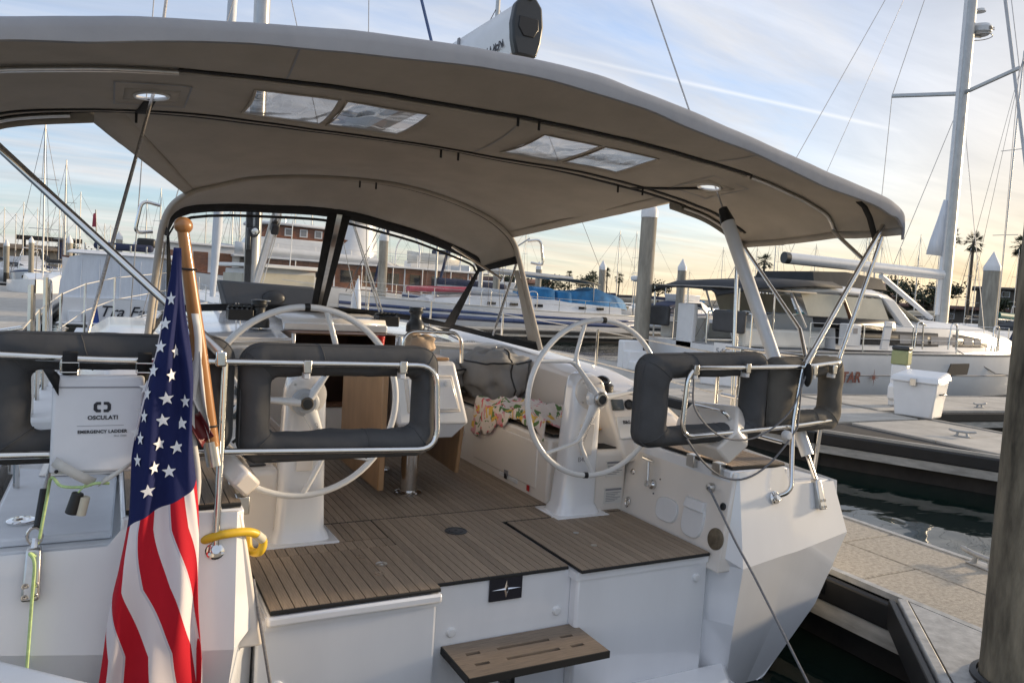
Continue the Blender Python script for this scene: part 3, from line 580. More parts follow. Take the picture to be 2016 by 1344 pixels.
# --- backstays, chainplates
for sx in (1, -1):
    cp = MB().hexa([V(sx*1.90, -.065, .985), V(sx*1.955, -.065, .985), V(sx*1.955, -.02, .985), V(sx*1.90, -.02, .985), V(sx*1.90, -.015, 1.15), V(sx*1.945, -.015, 1.15), V(sx*1.945, .03, 1.15), V(sx*1.90, .03, 1.15)])
    cp = cp.build('chainplate', 'steel_brushed', yacht, bev=.008)
    for z, x in ((1.0, 1.913), (1.0, 1.942), (1.035, 1.913), (1.035, 1.942)): MB().lathe([(.011, 0), (.011, .004), (.006, .005), (.001, .003)], (sx*x, -.062+(z-.985)*.29, z), 12, 'y').build('bolt', 'steel', cp)
    base = V(sx*1.925, .0, 1.13); mh = V(0, 8.0, 18.2); d = (mh-base).normalized()
    if sx > 0:
        MB().tube([base, base+d*.16], .012, 8).build('turnbuckle', 'steel', yacht)
        b0, b1 = base+d*.16, base+d*1.68
        rg = MB().tube([b0, b1], [.036, .044], 20).build('backstay_tube', 'alloy_white', yacht, smooth=80)
        MB().tube([b1, b1+d*.10], [.047, .028], 20).build('tube_boot', 'black', rg)
        MB().tube([b1, mh], .0055, 6).build('backstay', 'wire', yacht)
    else:
        MB().tube([base+V(0, 0, .0), base+d*.05], .013, 8).build('toggle', 'steel', yacht)
        MB().tube([base+d*.03+V(.022*math.cos(a), 0, .03+.03*math.sin(a)) for a in [2*math.pi*k/14 for k in range(14)]], .006, 6, closed=True).build('thimble', 'steel', yacht)
        MB().tube([base+d*.085, base+d*.22], .0125, 10).build('swage_sleeve', 'black', yacht)
        MB().tube([base+d*.2, V(-1.56, .80, 2.915), mh], .0075, 8).build('backstay', 'wire', yacht)
# port quarter details: locker panel, filler cap
MB().prism([(-2.08, .10, 1.126), (-1.685, .10, 1.126), (-1.665, .95, 1.126), (-2.08, 1.2, 1.126)], (0, 0, .03)).build('locker_lid', 'gelcoat_grey', yacht, bev=.008)
MB().lathe([(.05, 0), (.05, .006), (.042, .01), (.02, .008), (.016, .004), (.001, .004)], (-1.985, .30, 1.157), 28).build('filler_cap', 'chrome', yacht)
# --- table
tb = MB().hexa([V(-.15, 1.36, 1.262), V(.33, 1.36, 1.262), V(.33, 2.3, 1.262), V(-.15, 2.3, 1.262), V(-.19, 1.40, 1.66), V(.225, 1.40, 1.66), V(.225, 2.3, 1.66), V(-.19, 2.3, 1.66)]).build('cockpit_table', 'gelcoat', yacht, bev=.025, seg=3)
MB().hexa([V(-.10, 1.42, 1.17), V(.24, 1.42, 1.17), V(.24, 2.25, 1.17), V(-.10, 2.25, 1.17), V(-.14, 1.375, 1.27), V(.32, 1.375, 1.27), V(.32, 2.29, 1.27), V(-.14, 2.29, 1.27)]).build('table_underside', 'gelcoat', tb, bev=.01)
MB().hexa([V(-.09, 1.358, 1.345), V(.265, 1.358, 1.345), V(.265, 1.38, 1.345), V(-.09, 1.38, 1.345), V(-.12, 1.378, 1.575), V(.20, 1.378, 1.575), V(.20, 1.40, 1.575), V(-.12, 1.40, 1.575)]).build('table_door', 'gelcoat_cream', tb, bev=.008)
MB().hexa([V(-.07, 1.350, 1.365), V(.245, 1.350, 1.365), V(.245, 1.37, 1.365), V(-.07, 1.37, 1.365), V(-.10, 1.366, 1.555), V(.185, 1.366, 1.555), V(.185, 1.39, 1.555), V(-.10, 1.39, 1.555)]).build('door_panel', 'gelcoat', tb, bev=.004)
MB().lathe([(.018, 0), (.018, .008), (.001, .009)], (.155, 1.362, 1.525), 16, 'y').build('door_lock', 'white_plastic', tb)
MB().box(.055, .075, 1.335, 1.36, 1.50, 1.525).build('door_catch', 'black', tb)
MB().tube(fillet([(-.05, 1.62, 1.655), (-.045, 1.62, 1.83), (.355, 1.62, 1.83), (.365, 1.62, 1.63)], .09), .0125, 10).build('grab_rail', 'steel', tb, smooth=80)
MB().box(-.245, -.205, 1.40, 2.28, .86, 1.655).build('table_leaf', 'wood_leaf', tb, bev=.008)
MB().prism([(.335, 1.50, 1.25), (.335, 2.28, 1.25), (.335, 2.28, .93), (.335, 1.56, .90)], (.028, 0, 0)).build('table_leaf', 'wood_leaf', tb, bev=.008)
MB().box(-.18, .20, 1.44, 2.27, 1.662, 1.68).build('table_top', 'wood_leaf', tb, bev=.006)
for y in (1.523, 2.16):
    l_ = MB().lathe([(.055, .02), (.055, .40)], (0, y, SZ), 32).build('table_leg', 'steel', tb, smooth=60)
    MB().lathe([(.088, 0), (.088, .012), (.08, .018), (.056, .022), (.054, .03)], (0, y, SZ), 36).build('leg_flange', 'steel', l_)
# --- forward bulkhead, companionway, coachroof
MB().box(-1.32, -.44, 2.98, 3.06, .74, 1.66).build('bulkhead', 'gelcoat_cream', yacht, bev=.02)
MB().box(.40, 1.32, 2.98, 3.06, .74, 1.66).build('bulkhead', 'gelcoat_cream', yacht, bev=.02)
MB().box(-.44, .40, 2.99, 3.06, .74, 1.12).build('bulkhead', 'gelcoat_cream', yacht, bev=.01)
MB().box(-.43, .40, 2.97, 3.08, 1.12, 1.15).build('companionway_sill', 'interior_wood', yacht, bev=.006)
MB().add([(-.44, 3.06, .6), (.40, 3.06, .6), (.40, 4.5, .6), (-.44, 4.5, .6), (-.44, 3.06, 1.70), (.40, 3.06, 1.70), (.40, 4.5, 1.70), (-.44, 4.5, 1.70)], [(0, 1, 2, 3), (4, 7, 6, 5), (3, 2, 6, 7), (0, 3, 7, 4), (1, 5, 6, 2)]).build('companionway_interior', 'interior_wood', yacht)
for x in (-.455, .41): MB().box(x-.012, x+.012, 2.955, 3.0, 1.1, 1.70).build('companionway_jamb', 'gelcoat', yacht, bev=.004)
rf = []
for y, w_, z in ((2.95, 1.38, 1.66), (3.4, 1.40, 1.70), (4.4, 1.36, 1.79), (6.5, 1.18, 1.76), (8.4, .8, 1.66), (9.6, .4, 1.52)):
    rf.append([V(x*w_, y, z-.09*x**2-(.10 if abs(x) > .97 else 0)) for x in (-1.04, -1, -.94, -.7, -.34, 0, .31, .7, .94, 1, 1.04)])
mb = MB().loft(rf); mb.f = [f for k, f in enumerate(mb.f) if not (k//10 in (0,) and k % 10 in (4, 5))]
mb.build('coachroof', 'gelcoat', yacht, smooth=50)
MB().loft([[V(x, y, z) for x in (-.46, 0, .42)] for y, z in ((3.38, 1.735), (3.42, 1.79), (4.2, 1.83), (4.25, 1.78))]).build('sliding_hatch', 'gelcoat_cream', yacht, solid=.03, smooth=50)
MB().box(-.46, .42, 3.34, 3.38, 1.70, 1.765).build('hatch_coaming', 'gelcoat', yacht, bev=.01)
MB().box(-.44, .40, 3.30, 3.34, 1.67, 1.70).build('hatch_trim', 'wood_leaf', yacht, bev=.004)
mb = MB().loft([[V(sx*1.45, y, z) for sx in (-1, 0, 1)] for y, z in ((9.0, 1.44), (11, 1.5), (12.4, 1.56))]); mb.v = [(x*hb(y)/1.55, y, z) for x, y, z in mb.v]; mb.build('foredeck', 'nonskid', yacht)
for x, y in ((-.63, 3.5), (.735, 3.5)):
    z = 1.735
    wn = MB().lathe([(.085, -.03), (.085, .02), (.078, .05), (.058, .075), (.05, .10), (.052, .135), (.064, .145), (.067, .16), (.06, .165), (.06, .18), (.067, .185), (.064, .195), (.03, .2), (.001, .2)], (x, y, z), 32).build('winch', 'dark_plastic', yacht)
    MB().box(x+.035, x+.085, y-.012, y+.012, z+.185, z+.196).build('winch_arm', 'steel', wn, bev=.003)
for x0, x1, z in ((-.875, -.68, 1.80), (.37, .56, 1.79)):
    cb = MB().box(x0, x1, 3.44, 3.60, z-.04, z+.05).build('rope_clutch', 'black', yacht, bev=.008)
    n = 5; w_ = (x1-x0)/n
    for k in range(n): MB().obox((x0+w_*(k+.5), 3.52, z+.066), (w_*.7, .13, .02), Matrix.Rotation(R(-8), 3, 'X')).build('clutch_lever', 'dark_plastic', cb, bev=.004)
for sx in (-1, 1):
    MB().box(sx*.93-.16, sx*.93+.16, 2.965, 2.98, 1.36, 1.60).build('bulkhead_panel', 'gelcoat', yacht, bev=.006)
# sagging line hank on the starboard coaming
mb = MB()
for k in range(5): mb.tube(spline([(1.10+.022*k, 3.2, 1.66), (1.10+.022*k, 3.06, 1.58), (1.10+.022*k, 3.0, 1.40), (1.12+.022*k, 3.03, 1.36), (1.11+.022*k, 3.1, 1.55)], 4), .008, 6)
mb.build('coiled_sheet', 'rope_white', yacht); MB().tube([(.80, 3.5, 1.77), (.98, 3.25, 1.70), (1.12, 3.1, 1.62)], .007, 6).build('sheet', 'rope_grey', yacht)
# --- rig: mast, boom, vang, furled headsail, shrouds
ms = MB().tube([(0, 8.0, 1.6), (0, 7.9, 18.3)], .105, 20, sq=1.35).build('mast', 'mast_grey', yacht, smooth=80)
MB().box(-.115, -.045, 7.83, 7.90, 1.7, 4.0).build('mast_track', 'black', ms)
for x, z, h, w_ in ((-.09, 2.62, .3, .05), (.02, 2.95, .5, .045), (-.12, 3.35, .12, .06)): MB().box(x-w_/2, x+w_/2, 7.76, 7.9, z-h/2, z+h/2).build('mast_fitting', 'dark_plastic', ms, bev=.01)
wn = MB().lathe([(.075, 0), (.075, .03), (.06, .06), (.066, .11), (.03, .12), (.001, .12)], (-.02, 7.86, 2.72), 20, 'y').build('mast_winch', 'black', ms); MB().lathe([(.045, .12), (.045, .13), (.001, .135)], (-.02, 7.86, 2.72), 20, 'y').build('winch_cap', 'steel', wn)
bo = MB().loft([[V(x*k, y, z0+h*zz*k) for x, zz in ((-.06, -.48), (-.075, -.2), (-.08, .1), (-.065, .4), (-.03, .5), (.03, .5), (.065, .4), (.08, .1), (.075, -.2), (.06, -.48))] for y, z0, h, k in ((.30, 3.365, .25, 1), (4, 3.40, .25, 1.02), (7.85, 3.44, .25, 1.0))], True, True).build('boom', 'alloy_white', yacht, smooth=50)
ec = [V(x*1.06, .255, 3.365+.265*zz) for x, zz in ((-.05, -.50), (-.07, -.25), (-.078, .05), (-.066, .38), (-.04, .5), (-.028, .54), (-.022, .60), (.022, .60), (.028, .54), (.04, .5), (.066, .38), (.078, .05), (.07, -.25), (.05, -.50))]
e_ = MB().prism(ec, (0, .05, 0)).build('boom_end_cap', 'dark_plastic', bo, bev=.01)
MB().prism([V(-.05, .250, 3.41), V(-.055, .250, 3.36), V(-.025, .250, 3.32), (.03, .250, 3.32), (.055, .250, 3.36), (.05, .250, 3.41)], (0, .02, 0)).build('cap_recess', 'black', e_, bev=.004)
MB().box(-.012, .012, .24, .30, 3.49, 3.515).build('cap_shackle', 'steel', e_, bev=.003)
text('boom_lettering', 'SELDÉN', .075, 'ink', bo, (-.077, .62, 3.285), (0, -1, 0), (.06, 0, 1), depth=.001, bold=.001)
MB().box(-.079, -.072, .9, .925, 3.42, 3.47).build('boom_mark', 'ink_grey', bo)
vg = MB().tube([(0, 7.75, 1.95), (0, 5.7, 3.3)], [.05, .058], 14).build('boom_vang', 'alloy', yacht, smooth=80)
for k in (-1, 1): MB().tube([(k*.05, 7.6, 1.9), (k*.05, 6.3, 2.85)], .007, 6).build('vang_line', 'rope_white', yacht)
MB().obox((0, 6.45, 2.72), (.09, .16, .14), Matrix.Rotation(R(33), 3, 'X')).build('vang_block', 'black', yacht, bev=.02)
MB().tube([(0, 12.5, 1.7), (0, 12.1, 2.9), (0, 10.2, 10), (0, 8.1, 17.6)], [.05, .085, .07, .03], 12).build('furled_genoa', 'white_canvas', yacht, smooth=80)
MB().tube([(0, .30, 3.52), (0, 7.9, 18.2)], .005, 6).build('topping_lift', 'rope_white', yacht)
MB().tube([(.03, 1.5, 3.5), (.1, 7.85, 12.5)], .011, 6).build('lazy_jack', 'rope_blue', yacht)
for sx in (-1, 1):
    sp = MB().tube([(0, 7.95, 7.2), (sx*1.25, 7.45, 7.35)], .03, 8, sq=1.6).build('spreader', 'mast_grey', ms)
    MB().tube([(sx*1.5, 7.5, 1.35), (sx*1.25, 7.45, 7.35), (0, 7.9, 17.5)], .0065, 6).build('shroud', 'wire', yacht)
    MB().tube([(sx*1.42, 7.3, 1.35), (sx*.05, 7.95, 7.1)], .006, 6).build('lower_shroud', 'wire', yacht)
    # lifelines and stanchions
    for k, y in enumerate((1.05, 2.6, 4.4, 6.2, 8.0)):
        b_ = hb(y)-.05; MB().tube([(sx*b_, y, sheer(y)), (sx*b_, y, sheer(y)+.62)], .0125, 8).build('lifeline_stanchion', 'steel', yacht)
    for dz in (.33, .61): MB().tube([(sx*2.05, .95, 1.2+dz)]+[(sx*(hb(y)-.05), y, sheer(y)+dz) for y in (1.05, 2.6, 4.4, 6.2, 8.0, 10.5)], .005, 6).build('lifeline', 'rope_white', yacht)
    MB().tube([(sx*(hb(y)-.03), y, sheer(y)+.015) for y in (1.2, 3, 5, 7, 9, 11)], .016, 8).build('toe_rail', 'alloy', yacht)
for y, dz in ((1.98, .80), (2.06, .74), (3.05, .80), (3.22, .78)): MB().tube([(-2.10, y, sheer(y)), (-2.10, y, sheer(y)+dz)], .016, 8).build('gate_stanchion', 'steel', yacht)
MB().tube(fillet([(-2.10, 3.05, 1.25), (-2.10, 3.1, 2.0), (-2.10, 3.5, 2.0), (-2.10, 3.55, 1.25)], .1), .014, 8).build('gate_hoop', 'steel', yacht, smooth=80)
# mainsheet and halyards led aft to the clutches, coach-roof solar cover before the mast foot
for x in (-.8, -.76, .42, .46, .50): MB().tube([(x, 3.6, 1.80), (x*.55, 6.2, 1.84), (x*.25, 7.8, 1.80)], .006, 6).build('halyard', 'rope_white', yacht)
for x in (.44, .47): MB().tube([(x, 3.62, 1.84), (0, 3.9, 3.28)], .007, 6).build('mainsheet', 'rope_white', yacht)
mb = MB().hexa([(-.62, 5.4, 1.74), (.42, 5.4, 1.74), (.42, 5.9, 1.74), (-.62, 5.9, 1.74), (-.72, 5.42, 2.06), (.26, 5.42, 2.04), (.26, 5.7, 2.04), (-.72, 5.7, 2.06)]); mb.build('liferaft_cover', 'acrylic_smoke', yacht, bev=.02)
MB().ball((-.17, 5.40, 1.9), .10, sq=(1.2, .5, .8)).build('cover_bung', 'black', yacht)
# --- bimini: canvas stretched over bows; profiles measured at the aft hem, the two zip lines and the leading edge
PROF = [(-.10, [(-2.36, 2.60), (-2.33, 2.70), (-2.22, 2.79), (-2.03, 2.862), (-1.6, 2.955), (-.92, 3.05), (-.03, 3.095), (.4, 3.06), (.843, 2.998), (1.56, 2.871), (2.10, 2.785), (2.25, 2.745), (2.32, 2.70), (2.335, 2.63)]),
        (.40, [(-2.34, 2.56), (-2.315, 2.65), (-2.23, 2.755), (-2.08, 2.835), (-1.53, 2.926), (-.8, 2.975), (0, 2.99), (.5, 2.98), (.9, 2.962), (1.583, 2.902), (2.0, 2.825), (2.153, 2.784), (2.30, 2.73), (2.385, 2.63)]),
        (1.25, [(-2.36, 2.53), (-2.335, 2.61), (-2.25, 2.715), (-2.11, 2.80), (-1.55, 2.895), (-.8, 2.925), (-.1, 2.932), (.4, 2.92), (.9, 2.90), (1.5, 2.845), (1.95, 2.775), (2.15, 2.72), (2.33, 2.64), (2.39, 2.59)])]
CURV = [(y, spline([(x, 0, z) for x, z in p], 8)) for y, p in PROF]
NU = len(CURV[0][1])
def canopy(u, y):       # u 0..1 across, y fore and aft
    k = u*(NU-1); i = min(int(k), NU-2); f = k-i; P = [c[i]*(1-f)+c[i+1]*f for _, c in CURV]; ya, yb, yc = PROF[0][0], PROF[1][0], PROF[2][0]
    l = [(y-yb)*(y-yc)/((ya-yb)*(ya-yc)), (y-ya)*(y-yc)/((yb-ya)*(yb-yc)), (y-ya)*(y-yb)/((yc-ya)*(yc-yb))]
    p = P[0]*l[0]+P[1]*l[1]+P[2]*l[2]; sag = .012*math.sin(max(0, min(1, (y-.4)/.85))*math.pi) if y > .4 else .010*math.sin((y+.1)/.5*math.pi)
    return V(p.x, y, p.z-sag+.007*noise.noise(V(p.x*1.7, y*5, 1))+.003*noise.noise(V(p.x*6, y*3, 4)))
def cu(x, y):           # the u for a given x
    a, b = 0., 1.
    for _ in range(30):
        m_ = (a+b)/2
        if canopy(m_, y).x < x: a = m_
        else: b = m_
    return a
HOLES = [(-1.57, .80), (1.66, .80)]; HR = .062
us = sorted([k/(NU-1) for k in range(NU)]); hu = []
for hx, hy in HOLES: hu.append((cu(hx-.11, hy), cu(hx+.11, hy)))
WX = [(-1.16, -.785), (-.75, -.36), (.28, .65), (.685, 1.06)]; wu = [(cu(a, .77), cu(b, .77)) for a, b in WX]
us = [u for u in us if not any(a-.004 < u < b+.004 for a, b in hu) and not any(abs(u-e) < .004 for ab in wu for e in ab)]+[e for ab in hu+wu for e in ab]; us.sort()
yv = [-.10, -.02, .06, .15, .24, .32, .40, .48, .56, .69, .91, .98, 1.08, 1.17, 1.25]
mb = MB(); nu = len(us); mb.v = [tuple(canopy(u, y)) for y in yv for u in us]; ih = [us.index(a) for a, _ in hu]; jh = yv.index(.69)
for j in range(len(yv)-1):
    for i in range(nu-1):
        if j == jh and i in ih: continue
        if .55 < yv[j] < .95 and any(a-1e-6 <= us[i] < b-1e-6 for a, b in wu): continue
        mb.f.append((j*nu+i, (j+1)*nu+i, (j+1)*nu+i+1, j*nu+i+1))
for (ua, ub), (hx, hy) in zip(hu, HOLES):       # sew an eyelet into each opening
    c = canopy((ua+ub)/2, .80); o, n_ = [], []
    for k in range(24):
        a = 2*math.pi*k/24; cx_, cy_ = math.cos(a), math.sin(a); m_ = max(abs(cx_), abs(cy_)); o.append(canopy(lerp(ua, ub, .5+.5*cx_/m_), .80+.11*cy_/m_))
        q_ = canopy(cu(c.x+HR*cx_, .80), .80+HR*cy_); n_.append(q_)
    mb.add(o+n_, [(k, 24+k, 24+(k+1) % 24, (k+1) % 24) for k in range(24)])
bim = mb.build('bimini', 'canvas', yacht, smooth=80, solid=.004)
for (ua, ub), (hx, hy) in zip(hu, HOLES):
    MB().tube([canopy(cu(hx+(HR+.006)*math.cos(a), .8), .80+(HR+.006)*math.sin(a))-V(0, 0, .004) for a in [2*math.pi*k/24 for k in range(24)]], .008, 6, closed=True).build('eyelet', 'white_plastic', bim)
    mb = MB()
    for y0, y1, x0, x1 in ((.60, .608, -.15, .15), (.992, 1.0, -.15, .15), (.6, 1.0, -.15, -.143), (.6, 1.0, .143, .15)):
        mb.loft([[canopy(cu(hx+lerp(x0, x1, i/4), y), y)-V(0, 0, .0055) for i in range(5)] for y in (y0, (y0+y1)/2, y1)])
    mb.build('patch_seam', 'canvas_hem', bim)
    s_ = 1 if hx > 0 else -1; mb = MB().loft([[canopy(cu(hx-(.0 if s_ < 0 else .32*t)+e*(.022+.01*t)-(.03*t if s_ < 0 else 0), .86+.36*t), .86+.36*t)-V(0, 0, .007) for e in (-1, 1)] for t in (0, .25, .5, .75, 1)]); mb.build('zip_flap', 'black_web', bim, solid=.004)
def strip(name, y, w_, u0, u1, m, off=.006, n=60, solid=.004):
    mb = MB().loft([[canopy(lerp(u0, u1, k/n), y+d)-V(0, 0, off) for d in (-w_/2, w_/2)] for k in range(n+1)]); return mb.build(name, m, bim, solid=solid)
uA, uB = cu(-1.49, .4), cu(1.62, .4)
strip('zip_pocket', .40, .030, uA, uB, 'black_web'); strip('pocket_hem', .445, .03, uA, uB, 'canvas')
strip('zip_pocket', 1.14, .022, 0.02, .93, 'black_web'); strip('zip_pocket', 1.225, .034, cu(-1.9, 1.22), cu(1.83, 1.22), 'black_web'); strip('pocket_hem', 1.18, .035, .03, .92, 'canvas')
for y, u0, u1 in ((.40, 0.0, uA), (.40, uB, 1.0), (1.24, 0.0, cu(-1.9, 1.24)), (1.24, cu(1.83, 1.24), 1.0)):
    MB().tube([canopy(lerp(u0, u1, k/24), y)-V(0, 0, .018) for k in range(25)], .0125, 10).build('bow_tube', 'steel_brushed', bim, smooth=80)
# aft hem: a rolled outer band
mb = MB().loft([[canopy(k/110, -.10)+V(0, dy, dz+.006*math.sin(k*.55)*(-dz > .04)) for dy, dz in ((.03, .010), (-.006, .009), (-.014, .0), (-.017, -.03), (-.015, -.066), (.0, -.068))] for k in range(111)]); mb.build('aft_hem', 'canvas_hem', bim, smooth=38, solid=.004)
for x in (1.78,): mb = MB().loft([[canopy(cu(2.12+.13*t-.0*t, .02), .02)+V(.0+.05*t, .0+w_, -.02-.17*t*t) for w_ in (-.0, .04)] for t in (0, .3, .6, 1)]); mb.build('corner_zip', 'black_web', bim, solid=.004)
for a, b in ((0.0, cu(-1.8, 1.25)), (cu(1.72, 1.25), 1.0)): MB().loft([[canopy(lerp(a, b, k/24), 1.25)+V(0, dy, dz) for dy, dz in ((-.02, .004), (.008, .0), (.010, -.03), (.002, -.055))] for k in range(25)]).build('front_hem', 'canvas', bim, smooth=60, solid=.004)
# side skirts hanging from the bows
for s_, u_ in ((-1, 0.0), (1, 1.0)):
    mb = MB().loft([[canopy(u_, y)+V(-s_*.0, 0, -dz) for dz in (0, .02, .045)] for y in yv]); mb.build('side_hem', 'canvas', bim, solid=.004)
for xs, y0, y1 in ((1.28, -.08, .38), (-1.1, -.08, .38), (.10, .46, 1.10)): MB().loft([[canopy(cu(xs+e*.004+.06*(y-y0), y), y)-V(0, 0, .0045) for e in (-1, 1)] for y in [lerp(y0, y1, k/10) for k in range(11)]]).build('panel_seam', 'canvas_hem', bim)
# hanging zip pulls
for x, y in ((.05, .40), (.17, .40), (-.02, 1.22), (.09, 1.22), (1.25, 1.22), (1.4, 1.15), (-1.62, 1.22), (.83, -.07), (.93, -.07)):
    p = canopy(cu(x, y), y); MB().box(x-.006, x+.006, y-.003, y+.003, p.z-.055, p.z-.008).build('zip_pull', 'black', bim)
# four clear roof windows with rumpled vinyl
for ua, ub in wu:
    y0, y1 = .56, .98
    mb = MB().loft([[canopy(lerp(ua, ub, i/14), y)-V(0, 0, .002+.022*abs(noise.noise(V(i*.33+ua*40, y*7, 1)))*math.sin(math.pi*i/14)*math.sin(math.pi*(y-y0)/(y1-y0))) for i in range(15)] for y in [lerp(y0, y1, j/12) for j in range(13)]]); w_ = mb.build('roof_window', 'wavy_vinyl', bim, smooth=180)
    fr_ = [canopy(lerp(ua, ub, t), y)-V(0, 0, .004) for t, y in [(k/10, y0) for k in range(11)]+[(1, lerp(y0, y1, k/6)) for k in range(1, 6)]+[(1-k/10, y1) for k in range(11)]+[(0, lerp(y1, y0, k/6)) for k in range(1, 6)]]
    MB().tube(fr_, .007, 6, closed=True, sq=.5).build('window_seam', 'canvas', w_)
# --- sprayhood: hoop, roof panel, windscreen panes in black frames
HOOP = [(-1.49, 1.66), (-1.45, 2.1), (-1.42, 2.40), (-1.36, 2.56), (-1.24, 2.66), (-1.1, 2.715), (-.85, 2.80), (-.43, 2.862), (0, 2.885), (.35, 2.865), (.69, 2.80), (.95, 2.715), (1.12, 2.62), (1.22, 2.52), (1.275, 2.39), (1.40, 2.03), (1.535, 1.645)]
hp = spline([(x, 2.6, z) for x, z in HOOP], 6); iA, iB = 2*6, 14*6
TOPF = [(-1.36, 2.40), (-1.33, 2.52), (-1.22, 2.60), (-.95, 2.645), (-.6, 2.668), (-.3, 2.682), (0, 2.67), (.28, 2.622), (.6, 2.56), (.93, 2.465), (1.06, 2.42), (1.13, 2.385), (1.16, 2.30)]
tf = spline([(x, 3.1, z) for x, z in TOPF], 6); ntf = len(tf); BASE = [(-1.30, 1.79), (-1.0, 1.825), (-.6, 1.842), (-.15, 1.848), (.2, 1.845), (.52, 1.834), (.9, 1.80), (1.283, 1.742)]
bs = spline([(x, 3.96, z) for x, z in BASE], 10)
def along(P, t): k = t*(len(P)-1); i = min(int(k), len(P)-2); return P[i].lerp(P[i+1], k-i)
ha = hp[iA:iB+1]
hood = MB().loft([[along(ha, k/60)*(1-t)+along(tf, k/60)*t+V(0, 0, .03*math.sin(math.pi*t)) for k in range(61)] for t in (0, .15, .35, .6, .8, 1)]).build('sprayhood', 'canvas', yacht, smooth=80, solid=.004)
MB().tube(hp, .021, 12).build('hoop_sleeve', 'canvas', hood, smooth=80)
MB().tube([p+V(0, .035, -.012) for p in ha], .006, 6).build('hoop_piping', 'black_web', hood)
for i0, i1 in ((0, 4), (94, 96)): pass
MB().tube([hp[0], hp[0]+V(.02, 0, .28)], .014, 10).build('hoop_leg', 'steel', hood); MB().tube([hp[-1], hp[-1]+V(-.06, 0, .2)], .0145, 10).build('hoop_leg', 'steel', hood)
tf2 = [along(tf, k/48) for k in range(49)]
def ws(u, t): return along(tf2, u).lerp(along(bs, u), t)      # windscreen surface
def wband(name, u0, u1, t0, t1, m, off=.0, n=24, par=hood, solid=.006): return MB().loft([[ws(lerp(u0, u1, k/n), lerp(t0, t1, j/3))+V(0, -off, 0) for k in range(n+1)] for j in range(4)]).build(name, m, par, solid=solid, smooth=80)
uc = .47
wband('windscreen_pane', .02, uc, .05, .95, 'clear_vinyl', solid=0); wband('windscreen_pane', uc, .97, .05, .95, 'clear_vinyl', solid=0)
wband('windscreen_header', 0, 1, -.02, .06, 'black_web', .008); wband('windscreen_header', 0, 1, .085, .105, 'black_web', .008)
wband('windscreen_sill', 0, 1, .955, 1.03, 'black_web', .008)
wband('windscreen_post', uc-.026, uc+.026, .03, .98, 'black_web', .010); wband('post_rod', uc-.006, uc+.006, .03, .98, 'steel_brushed', .02)
wband('windscreen_post', .0, .03, .0, 1.0, 'black_web', .008); wband('windscreen_post', .968, 1.0, .0, 1.0, 'black_web', .008)
for s_ in (-1, 1):      # side windows
    A, B = (tf2[-1], bs[-1]) if s_ > 0 else (tf2[0], bs[0]); C, D = (V(1.275, 2.62, 2.39), V(1.535, 2.62, 1.655)) if s_ > 0 else (V(-1.42, 2.62, 2.40), V(-1.49, 2.62, 1.67))
    def sw(a, b): return (A.lerp(C, a)).lerp(B.lerp(D, a), b)
    def sq_(name, a0, a1, b0, b1, m, off=0, solid=.006): return MB().loft([[sw(lerp(a0, a1, i/6), lerp(b0, b1, j/6))+V(-s_*off, 0, 0) for i in range(7)] for j in range(7)]).build(name, m, hood, solid=solid, smooth=80)
    sq_('side_pane', 0.05, .97, .03, .96, 'clear_vinyl', 0, 0); sq_('side_header', 0, 1, -.04, .045, 'black_web', .006); sq_('side_sill', 0, 1, .95, 1.03, 'black_web', .006); sq_('side_post', -.02, .035, 0, 1, 'black_web', .006); sq_('side_boot', .93, 1.02, 0.12, .92, 'canvas', .03)
MB().tube([(.84, 3.0, 2.47), (1.18, 2.70, 2.22)], .012, 10).build('hood_strut', 'steel', hood); MB().tube([(1.28, 2.62, 2.42), (1.30, 3.05, 1.73)], .011, 10).build('hood_strut', 'steel', hood)
for s_ in (-1, 1):
    MB().tube(fillet([(s_*1.47, 2.75, 2.38), (s_*1.58, 2.72, 2.36), (s_*1.54, 2.72, 2.58), (s_*1.43, 2.75, 2.56)], .05), .012, 10).build('hood_grab_handle', 'steel', hood, smooth=80)
# joining panel between bimini and sprayhood
ja, jb = cu(-1.87, 1.25), cu(1.77, 1.25); hj = hp[3*6+4:13*6-1]
mb = MB().loft([[canopy(lerp(ja, jb, k/60), 1.25)*(1-t)+along(hj, k/60)*t+V(0, 0, .010-.028*math.sin(math.pi*t)*(1-abs(k/30-1)**2)+(.022*noise.noise(V(k*.11+t*2.2, t*1.1, 7))+.008*noise.noise(V(k*.35+t*4, t*2, 3)))*math.sin(math.pi*t)) for k in range(61)] for t in [i/10 for i in range(11)]])
jp = mb.build('joining_panel', 'canvas', yacht, smooth=80, solid=.004)
for k in (0, 60): MB().loft([[canopy(lerp(ja, jb, (k+d)/60), 1.25)*(1-t)+along(hj, (k+d)/60)*t+V(0, 0, .006-.028*math.sin(math.pi*t)*(1-abs((k+d)/30-1)**2)) for d in ((0, 1, 2, 3) if k == 0 else (-3, -2, -1, 0))] for t in [i/10 for i in range(11)]]).build('panel_hem', 'canvas', jp, smooth=80, solid=.003)
for k in (27, 29): p = along(hj, k/60); MB().box(p.x-.006, p.x+.006, 2.53, 2.537, p.z-.07, p.z-.02).build('zip_pull', 'black', jp)
